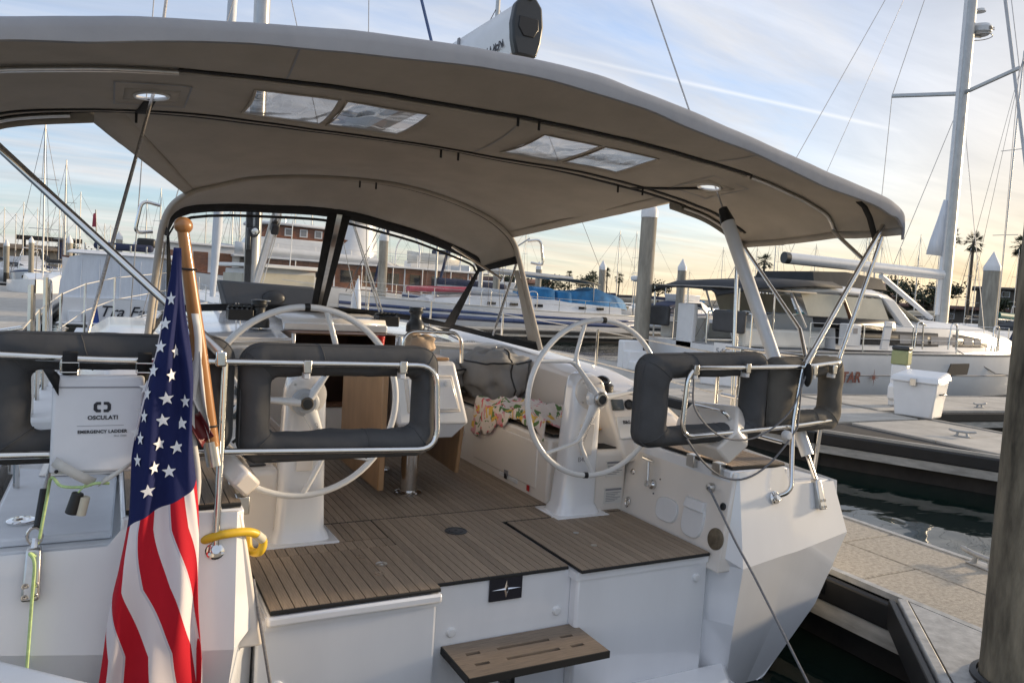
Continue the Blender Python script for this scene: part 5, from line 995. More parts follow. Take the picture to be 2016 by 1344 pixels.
def sailboat(label, x, y, H_, rz, L_=9.5, cover='navy_canvas', hullm='boat_white', spread=True, mastx=.42, detail=True, mr_=.07):
    t = thing('sailboat', label, 'sailboat', (x, y, 0), 0, group='sailboats moored in the harbour'); t.rotation_euler = (0, 0, rz)
    o = bpy.data.objects.new('x', None); mo = L_*(1-mastx)     # mast foot at the origin
    def P(px_, py_, pz_): return V(px_, py_+mo-mo, pz_)
    rows = hullmesh(L_, L_*.32, .95, 1.25, hullm, t); off = -mo
    for ch in t.children: ch.location = (0, off, 0)
    MB().loft([[V(sx_*w_, yy, z) for sx_, z in ((-1, 1.0), (-.9, zt), (0, zt+.06), (.9, zt), (1, 1.0))] for yy, w_, zt in ((L_*.22+off, L_*.10, 1.5), (L_*.6+off, L_*.09, 1.5), (L_*.78+off, L_*.05, 1.25))], cap=True).build('cabin', 'boat_white', t, smooth=40)
    MB().box(-L_*.101, L_*.101, L_*.28+off, L_*.5+off, 1.2, 1.36).build('cabin_window', 'dark_glass', t)
    MB().tube([(0, 0, 1.0), (0, 0, H_)], [mr_, mr_*.72], 8).build('mast', 'mast_grey', t, smooth=80)
    MB().tube([(0, -.1, 2.25), (0, off+L_*.16, 2.3)], .06, 8).build('boom', 'mast_grey', t)
    MB().tube(spline([(0, -.15, 2.5), (0, off*.5, 2.42), (0, off+L_*.2, 2.38)], 4), [.16]*5+[.13]*3+[.09], 10, sq=1.3).build('sail_cover', cover, t, smooth=80)
    if spread:
        for z in ([H_*.52] if H_ < 10 else [H_*.4, H_*.68]): MB().tube([(-.75, 0, z), (.75, 0, z)], .022, 6).build('spreader', 'mast_grey', t)
    for a in ((0, L_*mastx, 1.25), (0, off, 1.0), (L_*.15, 0, 1.0), (-L_*.15, 0, 1.0)): MB().tube([(0, 0, H_*.98), a], .012, 4).build('stay', 'wire_dark', t)
    return t
LM = [(-13.6, 111.0, 8.8), (-14.0, 128.2, 9.1), (-11.0, 104.0, 9.2), (-5.3, 49.9, 10.4), (-10.7, 137.8, 8.7), (-9.4, 148.5, 8.9), (-5.0, 66.8, 10.3), (-5.9, 112.6, 8.1), (-4.9, 95.1, 10.3), (-2.7, 122.3, 8.4), (-2.0, 138.9, 9.1), (1.8, 97.2, 10.4), (2.7, 85.4, 10.7), (6.6, 60.6, 7.9), (8.6, 70.9, 9.6),
      (48.1, 67.0, 9.6), (92.0, 106.1, 8.0), (76.0, 80.6, 10.3), (85.9, 86.7, 9.8), (72.8, 70.9, 10.0), (44.3, 40.7, 10.3), (75.5, 63.8, 10.3), (72.3, 54.2, 11.4), (63.8, 47.3, 11.6), (68.9, 50.3, 13.1), (98.4, 68.7, 12.1), (110.1, 73.9, 11.7), (65.2, 41.0, 9.3), (98.3, 57.5, 10.8), (47.7, 25.3, 18.8)]
LBL = ['far sailboat at the extreme left edge, tall bare mast', 'far sailboat second from the left edge', 'far sailboat with the tallest bare mast in the left cluster', 'sailboat whose lit mast crosses the port backstay gap', 'far sailboat with a short mast behind the left pilings', 'most distant sailboat in the left cluster', 'sailboat with a tall mast just left of the white canvas motorboat', 'far sailboat over the left end of the canvas motorboat', 'far sailboat rising behind the canvas motorboat roof', 'small far sailboat right of the stainless bimini leg', 'tiny far sailboat beside the port backstay', 'far sailboat left of the sprayhood handle', 'far sailboat directly behind the sprayhood handle', 'sailboat seen through the windscreen left of the mast', 'sailboat behind the main mast through the windscreen',
       'far sailboat left of the tall dock piling', 'far sailboat with a short mast right of the round canopy', 'far sailboat between the round canopy and the bimini leg', 'far sailboat over the brown roof, left one', 'far sailboat over the brown roof, beside the lone palm', 'sailboat with a thick mast right of the backstay tube', 'far sailboat behind the neighbouring boom end', 'far sailboat behind the bimini corner, leftmost', 'far sailboat behind the bimini corner, middle', 'tall sailboat behind the bimini corner, right', 'far sailboat above the grey folded canopy', 'far sailboat above the neighbouring boom', 'sailboat beside the neighbouring loose jib', 'far sailboat between the neighbouring mast and the pale piling', 'sailboat with the tallest mast at the right edge']
cov = ['navy_canvas', 'blue_canvas', 'tan_canvas', 'grey_canvas', 'green_cover']
for k, ((x, y, h), lb) in enumerate(zip(LM, LBL)):
    rz = R(random.choice([88, -92, 84, -85, 95]) if x > 20 else random.choice([90, -90, 75, 0, 180])); far = math.hypot(x, y)
    sailboat(lb, x, y, h, rz, L_=8.5+.25*h, cover=cov[k % 5], hullm=['boat_white', 'boat_cream', 'boat_white', 'boat_white', 'blue_stripe'][k % 5], mr_=.06 if far > 80 else .055)
XB = [(14, 92, 11, 'far sailboat behind the wooden yacht pilothouse'), (19, 88, 12.5, 'far sailboat behind the wooden yacht funnel'), (24, 95, 11, 'far sailboat above the curved davits'), (29, 90, 12, 'far sailboat seen above the sprayhood side window'), (36, 84, 12.5, 'far sailboat left of the fishing boat mast'), (52, 96, 11.5, 'far sailboat right of the fishing boat'), (-18, 118, 10.5, 'far sailboat furthest left, behind the motor cruisers'), (-7.2, 101, 9.6, 'far sailboat beside the third left piling'), (58, 74, 10.5, 'far sailboat hidden low behind the tall dock piling'), (84, 61, 12.2, 'far sailboat under the neighbouring boom'), (90, 60, 12.6, 'far sailboat right of the boom vang'), (104, 62, 12, 'far sailboat in front of the shore trees'), (112, 60, 12.5, 'far sailboat between the two right palms'), (9, 104, 12, 'far sailboat behind the main mast foot'), (12, 118, 13, 'far sailboat left of the boom vang'), (22, 112, 13, 'far sailboat right of the windscreen post'), (33, 102, 12.5, 'far sailboat behind the corner of the sprayhood'), (42, 112, 13, 'far sailboat behind the furled blue jibs'), (-20.5, 140, 12, 'very far sailboat at the left edge'), (-13, 150, 11.5, 'very far sailboat behind the boat hoist'), (-8, 128, 11, 'very far sailboat left of the canvas motorboat'), (66, 88, 12, 'far sailboat beside the round canopy piling'), (80, 74, 12.5, 'far sailboat behind the bimini prop')]
for k, (x, y, h, lb) in enumerate(XB): sailboat(lb, x, y, h, R([88, -90, 80, 95][k % 4]), L_=9+.25*h, cover=cov[(k+2) % 5], mr_=.06)
def cruiser(label, x, y, rz, L_=10, cover=None, fly=True, hullm='boat_white', group='motor cruisers moored in the harbour'):
    t = thing('motor_cruiser', label, 'motor boat', (x, y, 0), rz, group); rows = hullmesh(L_, L_*.33, 1.05, 1.6, hullm, t, stern=.92, flare=1.06); stripe(rows, t, 'blue_stripe', .12, .3)
    W_ = L_*.125
    MB().loft([[V(s_*w_, yy, z) for s_, z in ((-1, 1.0), (-.88, zt), (0, zt+.05), (.88, zt), (1, 1.0))] for yy, w_, zt in ((L_*.28, W_, 2.25), (L_*.52, W_, 2.25), (L_*.62, W_*.95, 1.75), (L_*.85, W_*.5, 1.55))], cap=True).build('cabin', 'boat_white', t, smooth=40)
    for s_ in (-1, 1): MB().hexa([V(s_*W_*.95, L_*.30, 1.55), V(s_*W_*.955, L_*.53, 1.55), V(s_*W_*.98, L_*.53, 1.55), V(s_*W_*.98, L_*.3, 1.55), V(s_*W_*.90, L_*.30, 2.1), V(s_*W_*.9, L_*.50, 2.1), V(s_*W_*.925, L_*.5, 2.1), V(s_*W_*.925, L_*.3, 2.1)]).build('side_window', 'dark_glass', t)
    MB().box(-W_*.7, W_*.7, L_*.27, L_*.279, 1.3, 2.1).build('saloon_door', 'dark_glass', t); MB().hexa([(-W_*.8, L_*.535, 2.1), (W_*.8, L_*.535, 2.1), (W_*.8, L_*.545, 2.12), (-W_*.8, L_*.545, 2.12), (-W_*.85, L_*.60, 1.8), (W_*.85, L_*.6, 1.8), (W_*.85, L_*.61, 1.82), (-W_*.85, L_*.61, 1.82)]).build('windscreen', 'dark_glass', t)
    if fly:
        MB().hexa([(-W_*.8, L_*.27, 2.27), (W_*.8, L_*.27, 2.27), (W_*.8, L_*.5, 2.27), (-W_*.8, L_*.5, 2.27), (-W_*.85, L_*.25, 2.8), (W_*.85, L_*.25, 2.8), (W_*.75, L_*.52, 2.8), (-W_*.75, L_*.52, 2.8)]).build('flybridge', 'boat_white', t, bev=.05)
        MB().tube([(0, L_*.3, 2.8), (0, L_*.28, 4.2)], .03, 6).build('antenna', 'boat_white', t); MB().tube([(-W_*.8, L_*.26, 2.8), (-W_*.6, L_*.24, 3.6), (W_*.6, L_*.24, 3.6), (W_*.8, L_*.26, 2.8)], .04, 6).build('radar_arch', 'boat_white', t)
    if cover: MB().hexa([(-W_, L_*.04, 1.1), (W_, L_*.04, 1.1), (W_, L_*.27, 1.1), (-W_, L_*.27, 1.1), (-W_*.9, L_*.06, 1.75), (W_*.9, L_*.06, 1.75), (W_*.85, L_*.27, 2.2), (-W_*.85, L_*.27, 2.2)]).build('cockpit_cover', cover, t, bev=.08)
    rails(t, rows, 5, .55, .45, .97)
    return t
cruiser('far motor cruiser with green cockpit cover at the left edge', -13.5, 70.5, R(165), 9, 'green_cover'); cruiser('far white motor cruiser behind the leftmost pilings', -16, 92, R(100), 11, 'navy_canvas'); cruiser('far white motor cruiser between the left pilings', -9, 90, R(185), 10, 'tan_canvas'); cruiser('far motor cruiser beside the dark gantry', -7.5, 110, R(80), 11, 'navy_canvas', True, 'boat_cream'); cruiser('far white motor cruiser in the back row at left', -17, 125, R(85), 12, 'blue_canvas')
cruiser('white motor cruiser with green cover left of the backstay tube', 36, 37, R(-150), 10, 'green_cover'); cruiser('white motor cruiser with a green cover behind the neighbouring cockpit', 34.5, 31.0, R(-140), 9.5, 'green_cover', False); cruiser('far white motor cruiser under the brown roof', 46, 47, R(-95), 11, 'blue_canvas'); cruiser('far white motor cruiser right of the tall dock piling', 40, 50, R(-80), 10, 'navy_canvas'); cruiser('white motor cruiser beyond the neighbouring bow', 40, 19.5, R(-100), 9, 'navy_canvas', False); cruiser('far white cruiser behind the blue canvas sailboat', 27, 47, R(90), 11, 'blue_canvas')
cruiser('far white motor cruiser right of the neighbouring mast', 72, 39, R(-100), 10, 'grey_canvas')
# ---- white motorboat with a big white canvas enclosure, stern towards us
fy = thing('canvas_motorboat', 'white motorboat with a white canvas enclosure and name on its stern', 'motor boat', (-1.35, 26.6, 0), R(-4))
rows = hullmesh(11, 3.9, 1.05, 1.7, 'boat_white', fy, stern=.96)
mb = MB().loft([[V(s_*1.95*k, yy, z) for s_, z, k in ((-1, .96, 1), (-.99, 1.6, .98), (-.93, 2.42, .9), (-.6, 2.58, .85), (0, 2.62, 1), (.6, 2.58, .85), (.93, 2.42, .9), (.99, 1.6, .98), (1, .96, 1))] for yy in (.12, 1.5, 3.0)], cap=True); mb.build('canvas_enclosure', 'white_canvas', fy, smooth=50)
for x in (-1.3, -.75, -.1, .55, 1.15): MB().tube([(x, .10, .98), (x*.97, .10, 2.4)], .018, 6).build('canvas_seam', 'white_canvas', fy)
MB().hexa([(-1.75, .0, 2.55), (1.75, .0, 2.55), (1.7, 4.2, 2.55), (-1.7, 4.2, 2.55), (-1.6, .2, 2.68), (1.6, .2, 2.68), (1.55, 4.1, 2.72), (-1.55, 4.1, 2.72)]).build('hardtop', 'boat_white', fy, bev=.05)
for x in (-1.2, -.8, -.3, .2, .7, 1.1): MB().tube([(x, .3, 2.68), (x, .3, 2.92)], .03, 6).build('rail_post', 'steel_brushed', fy)
MB().box(-1.0, .9, .8, 1.6, 2.75, 3.0).build('dark_bundle', 'navy_canvas', fy, bev=.1); MB().box(.35, .95, 1.0, 1.6, 2.9, 3.25).build('dark_bundle', 'black', fy, bev=.08); MB().lathe([(.22, 0), (.22, .18), (.15, .26), (.01, .28)], (.4, 2.2, 2.9), 16).build('radome', 'boat_white', fy)
MB().tube([(-.9, 1.0, 2.7), (-.95, .8, 4.1)], .02, 6).build('flag_pole', 'steel_brushed', fy); MB().hexa([(-1.05, .8, 3.5), (-.93, .8, 3.5), (-.93, .82, 3.5), (-1.05, .82, 3.5), (-1.02, .8, 3.95), (-.94, .8, 4.0), (-.94, .82, 4.0), (-1.02, .82, 3.95)]).build('pennant', 'red_canvas', fy)
text('stern_name', 'Tra Faye', .54, 'ink', fy, (-.72, -.035, .44), (1, 0, 0), (0, 0, 1), font_shear=.35, depth=.004, bold=.004)
MB().box(-1.9, 1.9, -.7, .0, .16, .24).build('swim_platform', 'boat_white', fy, bev=.03); MB().box(-1.6, -1.2, -.30, -.03, .24, .62).build('stern_step', 'white_plastic', fy, bev=.03)
cn = thing('traffic_cone', 'dark blue cone standing on the motorboat swim platform', 'cone', (-2.15, 26.3, .24)); MB().box(-.2, .2, -.15, .15, 0, .03).build('base', 'blue_cone', cn); MB().lathe([(.12, .03), (.045, .52), (.001, .53)], (0, 0, 0), 16).build('cone', 'blue_cone', cn)
# ---- cabin cruiser with tan side curtains seen through the windscreen
cr_ = thing('cabin_cruiser', 'small cabin cruiser with tan clear-curtain enclosure seen through the windscreen', 'motor boat', (3.15, 21.0, 0), R(12))
rows = hullmesh(8, 2.7, 1.1, 1.5, 'boat_white', cr_, stern=.95)
MB().loft([[V(s_*1.2*k, yy, z) for s_, z, k in ((-1, 1.1, 1), (-.93, 2.35, .95), (0, 2.42, 1), (.93, 2.35, .95), (1, 1.1, 1))] for yy in (.5, 2.6)], cap=True).build('cabin', 'boat_white', cr_, smooth=40)
MB().box(-1.02, 1.02, .47, .495, 1.45, 2.25).build('curtain_pane', 'pale_glass', cr_); MB().hexa([(-1.3, .2, 2.4), (1.3, .2, 2.4), (1.3, 3, 2.4), (-1.3, 3, 2.4), (-1.2, .3, 2.52), (1.2, .3, 2.52), (1.2, 2.9, 2.52), (-1.2, 2.9, 2.52)]).build('hardtop', 'boat_cream', cr_, bev=.04)
for s_ in (-1, 1): MB().box(*sorted((s_*1.17, s_*1.21)), .7, 2.4, 1.5, 2.2).build('side_pane', 'pale_glass', cr_)
rails(cr_, rows, 5, .5, .3, .95); MB().tube([(.5, 1.2, 2.5), (.5, 1.1, 4.0)], .015, 5).build('antenna', 'boat_white', cr_)
pf = thing('furled_umbrella', 'folded white awning standing on the dock beyond the windscreen', 'awning', (5.4, 21.5, .5)); MB().tube([(0, 0, 0), (0, 0, 1.1), (.05, 0, 1.75)], [.20, .16, .03], 12).build('cloth', 'white_canvas', pf, smooth=80); MB().tube([(0, 0, 0), (.06, 0, 1.85)], .025, 8).build('pole', 'steel_brushed', pf)
# ---- classic wooden motor yacht, white hull and varnished deckhouse, bow to the left
wy = thing('wooden_motor_yacht', 'long classic motor yacht with white hull, varnished brown deckhouse and white funnel', 'motor yacht', (25.5, 54.0, 0), R(95))
rows = hullmesh(30, 5.4, 1.35, 2.7, 'boat_white', wy, stern=.55, n=24); stripe(rows, wy, 'mahogany', -.02, .06, 'rubbing_strake')
def wb(name, x0, x1, y0, y1, z0, z1, m, bev=.04): return MB().box(x0, x1, y0, y1, z0, z1).build(name, m, wy, bev=bev)
dh = wb('deckhouse', -2.2, 2.2, 2.5, 19.5, 1.2, 3.35, 'mahogany'); bd = wb('boat_deck', -2.5, 2.5, 1.0, 20.5, 3.35, 3.5, 'boat_white'); fh = wb('forward_deckhouse', -1.7, 1.7, 19.9, 25.0, 1.9, 3.9, 'boat_white')
wb('forward_roof', -1.9, 1.9, 19.7, 25.3, 3.9, 4.05, 'boat_white'); ph = MB().hexa([(-1.75, 12.6, 3.5), (1.75, 12.6, 3.5), (1.75, 19.6, 3.5), (-1.75, 19.6, 3.5), (-1.65, 12.9, 4.85), (1.65, 12.9, 4.85), (1.6, 18.9, 4.85), (-1.6, 18.9, 4.85)]).build('pilothouse', 'boat_white', wy, bev=.12); pu_ = MB().hexa([(-1.5, 13.6, 4.85), (1.5, 13.6, 4.85), (1.5, 18.7, 4.85), (-1.5, 18.7, 4.85), (-1.45, 13.8, 5.75), (1.45, 13.8, 5.75), (1.4, 18.0, 5.75), (-1.4, 18.0, 5.75)]).build('pilothouse_upper', 'mahogany', wy, bev=.06); MB().loft([[V(s_*w_, y, z) for s_, z in ((-1, zt-.1), (-.8, zt), (0, zt+.1), (.8, zt), (1, zt-.1))] for y, w_, zt in ((12.9, 1.5, 5.72), (14, 1.8, 5.84), (17, 1.8, 5.88), (18.6, 1.6, 5.84), (19.1, 1.1, 5.78))]).build('pilothouse_roof', 'boat_white', wy, solid=.14, smooth=60)
for s_ in (-1, 1): MB().loft([[V(s_*2.32, y, 3.5), V(s_*2.36, y, h)] for y, h in ((8.6, 3.52), (9.6, 3.8), (11, 4.0), (15, 4.1), (18.4, 4.15), (19.8, 4.3), (20.4, 4.35))]).build('bulwark', 'boat_white', wy, solid=.08, smooth=60)
for s_ in (-1, 1):
    for k in range(9): p = wb('deckhouse_window', *sorted((s_*2.195, s_*2.225)), 3.2+k*1.8, 4.1+k*1.8, 2.1, 2.95, 'dark_glass', 0)
    for k in range(10): wb('deckhouse_pilaster', *sorted((s_*2.195, s_*2.235)), 2.7+k*1.8, 2.8+k*1.8, 1.25, 3.33, 'mahogany' if k % 3 else 'boat_white', 0)
    for k in range(3): wb('cabin_doorway', *sorted((s_*1.695, s_*1.73)), 20.4+k*1.5, 21.3+k*1.5, 2.1, 3.5, 'mahogany', 0)
    for k in range(4): f_ = wb('pilothouse_window', *sorted((s_*1.495, s_*1.525)), 14.3+k*1.05, 14.85+k*1.05, 5.02, 5.56, 'boat_white', 0); wb('pane', *sorted((s_*1.524, s_*1.535)), 14.38+k*1.05, 14.77+k*1.05, 5.09, 5.49, 'grey_glass', 0)
    MB().prism([(s_*1.60, 13.6, 3.9), (s_*1.60, 11.2, 3.9), (s_*1.6, 11.5, 4.6), (s_*1.6, 12.3, 5.1), (s_*1.60, 13.6, 5.2)], (-s_*.15, 0, 0)).build('arched_window', 'mahogany', wy)
    for k in range(7): MB().tube([(s_*2.3, 2+k*2.6, 3.5), (s_*2.3, 2+k*2.6, 4.4)], .025, 6).build('rail_post', 'boat_white', wy)
    for z in (3.95, 4.4): MB().tube([(s_*2.3, 1.2, z), (s_*2.3, 19.5, z)], .018, 5).build('rail', 'boat_white', wy)
    for k in range(8): MB().tube([(s_*2.45, 2+k*2.4, 1.5), (s_*2.45, 2+k*2.4, 3.35)], .035, 6).build('deck_post', 'boat_white', wy)
    for y in (3.5, 7.0): MB().tube(fillet([(s_*2.2, y, 3.5), (s_*2.2, y, 5.2), (s_*.9, y, 6.0)], .9, 8), .06, 8).build('davit', 'boat_white', wy, smooth=80)
fn = MB().loft([[V(1.4*a_*math.cos(b), y0+1.75*a_*math.sin(b), z) for b in [2*math.pi*k/24 for k in range(24)]] for z, a_, y0 in ((3.5, 1.45, 12.1), (4.6, 1.3, 11.9), (5.9, 1.05, 11.6), (6.35, .98, 11.5))], True, True).build('funnel', 'boat_white', wy, smooth=50)
MB().lathe([(1.1, 0), (1.15, .06), (1.1, .25), (.001, .26)], (0, 11.5, 6.35), 24).build('funnel_cap', 'cover_grey', wy); MB().tube(fillet([(.3, 10.4, 5.4), (.3, 10.4, 6.9), (.3, 9.7, 7.2)], .3), .12, 10).build('exhaust_pipe', 'galv', wy, smooth=80); MB().box(-1.29, -1.2, 11.3, 12.0, 4.9, 5.15).build('funnel_port', 'dark_glass', wy); MB().box(1.2, 1.32, 11.3, 12.0, 4.7, 4.95).build('funnel_port', 'dark_glass', wy)
MB().tube([(0, 12.9, 5.9), (0, 12.7, 14)], .10, 8).build('mast', 'boat_white', wy); MB().tube([(0, 16.5, 5.9), (0, 16.5, 6.5)], .05, 6).build('light_post', 'steel_brushed', wy); MB().box(-.3, .3, 16.2, 16.6, 6.3, 6.5).build('searchlight', 'boat_white', wy, bev=.05)
rows2 = []
tn_ = MB().loft([[V(-1.4+b*w_, y, 4.25+z*h_) for b, z in ((-1, .5), (-.7, -.2), (0, -.45), (.7, -.2), (1, .5))] for y, w_, h_ in ((3.2, .5, .7), (5, .75, .75), (7, .6, .8), (7.6, .1, 1.0))]).build('tender_hull', 'boat_cream', wy, solid=.05); MB().box(-1.9, -.9, 4.2, 5.4, 4.5, 5.0).build('tender_console', 'navy_canvas', wy, bev=.1); MB().box(.4, 1.6, 3.5, 6.5, 3.55, 4.1).build('deck_locker', 'boat_white', wy, bev=.05)
MB().box(-1.2, 1.2, -.0, 2.3, 1.9, 2.5).build('aft_seat', 'wood_leaf', wy, bev=.05); MB().box(-2.4, 2.4, .8, 2.5, 3.30, 3.36).build('aft_awning', 'tan_canvas', wy)
wb('notice_board', -2.29, -2.25, 9.5, 11.5, 1.35, 1.85, 'boat_white', 0)
wb('notice_board', 2.25, 2.29, 9.5, 11.5, 1.35, 1.85, 'boat_white', 0)
# ---- white sloop with blue stripes and bright blue canvas, bow to the left
ws_ = thing('blue_canvas_sloop', 'white sloop with blue hull stripes and bright blue canvas dodgers', 'sailing yacht', (22.6, 30.6, 0), R(92))
rows = hullmesh(15.5, 3.9, 1.25, 1.6, 'boat_white', ws_, stern=.7, n=20); stripe(rows, ws_, 'blue_stripe', .38, .56); stripe(rows, ws_, 'blue_stripe', .70, 1.0); stripe(rows, ws_, 'boat_cream', -.02, .05, 'toe_rail')
MB().loft([[V(s_*w_, y, z) for s_, z in ((-1, 1.3), (-.95, zt), (0, zt+.08), (.95, zt), (1, 1.3))] for y, w_, zt in ((1.0, 1.35, 1.62), (4.2, 1.4, 1.75), (5, 1.3, 1.85), (9.5, 1.1, 1.8), (11.5, .7, 1.6))], cap=True).build('cabin', 'boat_white', ws_, smooth=40)
for s_ in (-1, 1):
    for y in (2.2, 3.3, 5.8, 7.2, 8.4): MB().box(*sorted((s_*1.36, s_*1.42)) if y < 5 else sorted((s_*1.24, s_*1.33)), y, y+.42, 1.47, 1.6).build('portlight', 'dark_glass', ws_)
for y0, y1, h in ((5.0, 6.0, 2.45), (4.0, 4.7, 2.35), (3.8, 4.0, 1.85)): MB().loft([[V(s_*w_, y, z) for s_, z in ((-1, 1.7), (-.9, h-.1), (-.4, h), (.4, h), (.9, h-.1), (1, 1.7))] for y, w_ in ((y0, 1.15), ((y0+y1)/2, 1.2), (y1, .95))], cap=True).build('dodger', 'blue_canvas', ws_, smooth=50)
MB().loft([[V(s_*.9*k, y, z) for s_, z in ((-1, zb), (-.8, zt-.05), (0, zt), (.8, zt-.05), (1, zb))] for y, k, zb, zt in ((-.2, .3, 1.5, 1.75), (.4, .8, 1.55, 2.1), (1.0, 1.0, 1.62, 2.3), (1.6, 1.1, 1.66, 2.38), (2.3, 1.1, 1.66, 2.6), (2.7, 1.05, 1.66, 2.45), (3.4, 1.0, 1.7, 2.4), (3.9, .9, 1.75, 2.35))], cap=True).build('dinghy_cover', 'blue_canvas', ws_, smooth=50)
MB().loft([[V(s_*.6*k, y, z) for s_, z in ((-1, 1.72), (-.6, 1.5), (.6, 1.5), (1, 1.72))] for y, k in ((-.3, .5), (.6, 1), (1.5, 1))], cap=True).build('dinghy', 'tan_canvas', ws_, smooth=50)
MB().tube([(0, 3.3, 2.95), (0, 8.2, 3.1)], .12, 10, sq=1.2).build('boom', 'mast_grey', ws_); MB().tube([(0, 8.6, 1.6), (0, 8.5, 16)], .11, 10).build('mast', 'mast_grey', ws_)
MB().tube([(-.9, 2.5, 1.6), (-.9, 2.55, 2.85)], .02, 6).build('awning_post', 'steel', ws_); MB().loft([[V(s_*1.0, y, z) for s_ in (-1, 0, 1)] for y, z in ((2.2, 2.75), (3.2, 2.92), (4.6, 2.95))]).build('awning', 'tan_canvas', ws_, solid=.02)
MB().tube([(-.9, -.1, 1.2), (-.92, -.1, 3.05)], .025, 6).build('radar_post', 'steel', ws_); MB().lathe([(.08, 0), (.24, .08), (.27, .16), (.25, .27), (.1, .31), (.001, .31)], (-.92, -.1, 3.05), 18).build('radar_dome', 'boat_white', ws_); MB().tube(fillet([(-1.25, -.1, 3.05), (-1.25, -.1, 3.5), (-.6, -.1, 3.5), (-.6, -.1, 3.05)], .1), .015, 6, ).build('radar_guard', 'steel', ws_)
rails(ws_, rows, 10, .62, .02, .96); MB().tube([(0, 8.5, 15.5), (0, 15.2, 1.7)], .02, 5).build('forestay', 'wire_dark', ws_); MB().tube([(0, 8.5, 15.5), (0, .2, 1.3)], .012, 5).build('backstay', 'wire_dark', ws_)
for a, b in (((-1.7, 8.0, 1.3), (0, 8.5, 9)), ((-1.7, 8.4, 1.3), (0, 8.5, 15)), ((-1.7, 9.0, 1.3), (0, 8.5, 9))): MB().tube([a, b], .012, 5).build('shroud', 'wire_dark', ws_)
MB().tube(spline([(0, 11.0, 1.9), (0, 9, 2.05), (0, 6.6, 1.95)], 4), [.25]*4+[.34]*4+[.2], 12, sq=.6).build('inflatable_roll', 'grey_skin', ws_, smooth=80); MB().tube([(-.5, 12.5, 2.0), (-.5, 9.6, 2.1)], .22, 10, sq=.6).build('red_sail_bag', 'red_canvas', ws_, smooth=80)
for y in (9.4, 6.9): MB().tube(fillet([(-1.75, y, 1.35), (-1.75, y, 2.2), (-1.75, y-.5, 2.2), (-1.75, y-.5, 1.35)], .2), .025, 8).build('boarding_gate', 'steel', ws_, smooth=80)
# a second sloop behind it, only rig and cabin show
sailboat('sloop with a blue furled jib behind the white sloop with blue canvas', 15.0, 38.5, 13, R(88), 12, 'navy_canvas'); 
for x, y in ((12.0, 41.0), (16.5, 42.0)): tag(MB().tube([(x, y, 1.6), (x+1.6, y, 9.0)], .10, 8).build('furled_jib', 'navy_canvas', None), ('dark blue furled jib left of the curved davits' if x < 14 else 'dark blue furled jib crossing the curved davits'), 'furled sail', 'furled jibs seen through the windscreen')
# ---- the neighbouring yacht: hardtop windscreen, long dark cabin windows, bow to the right
sy = thing('neighbouring_yacht', 'white sailing yacht with hardtop windscreen and long dark cabin windows', 'sailing yacht', (10.7, 11.3, 0), R(-90))
rows = hullmesh(15.8, 4.25, 1.17, 1.27, 'boat_white', sy, stern=.93, n=20)
stripe(rows, sy, 'cover_grey', .0, .09, 'rubbing_strake'); stripe(rows, sy, 'ink_grey', .93, .97, 'cove_line')
# cabin trunk; its starboard side faces the camera (local +x)
MB().loft([[V(s_*w_, y, z) for s_, z in ((-1, 1.2), (-.96, zt-.18), (-.8, zt), (0, zt+.08), (.8, zt), (.96, zt-.18), (1, 1.2))] for y, w_, zt in ((3.2, 1.62, 1.90), (5.5, 1.62, 1.98), (7.6, 1.55, 2.0), (10, 1.25, 1.90), (12.2, .7, 1.62), (13.4, .25, 1.40))], cap=True).build('cabin_trunk', 'boat_white', sy, smooth=40)
for s_ in (-1, 1):
    def cw(y): return interp([(3.2, 1.62), (5.5, 1.62), (7.6, 1.55), (10, 1.25), (12.2, .7)], y)
    def zt_(y): return interp([(3.2, 1.90), (5.5, 1.98), (7.6, 2.0), (10, 1.90), (12.2, 1.62)], y)
    def tx(y, z, o): return s_*(cw(y)*(1-.04*(z-1.2)/(zt_(y)-1.38))+o)
    mb = MB().loft([[V(tx(y, 1.34, .012), y, 1.34), V(tx(y, z1, .012), y, z1)] for y, z1 in ((3.2, 1.70), (4.2, 1.70), (5.5, 1.70), (7, 1.70), (8.5, 1.67), (9.6, 1.60), (10.1, 1.48))]); wn_ = mb.build('cabin_window_band', 'band_black', sy, solid=.01)
    for y0, y1 in ((5.6, 6.1), (6.3, 6.8), (6.95, 8.2), (8.65, 9.15), (9.25, 9.65)): MB().loft([[V(tx(y, 1.40, .024), y, 1.40), V(tx(y, 1.62-.03*(y-5.6)/4, .024), y, 1.62-.03*(y-5.6)/4)] for y in (y0, (y0+y1)/2, y1)]).build('window_pane', 'grey_glass', wn_)
    MB().prism([V(s_*2.09, 6.85, .64), V(s_*2.09, 7.72, .66), V(s_*2.09, 7.80, .96), V(s_*2.09, 7.0, .94)], (s_*.06, 0, 0)).build('hull_window', 'wall_dark', sy)
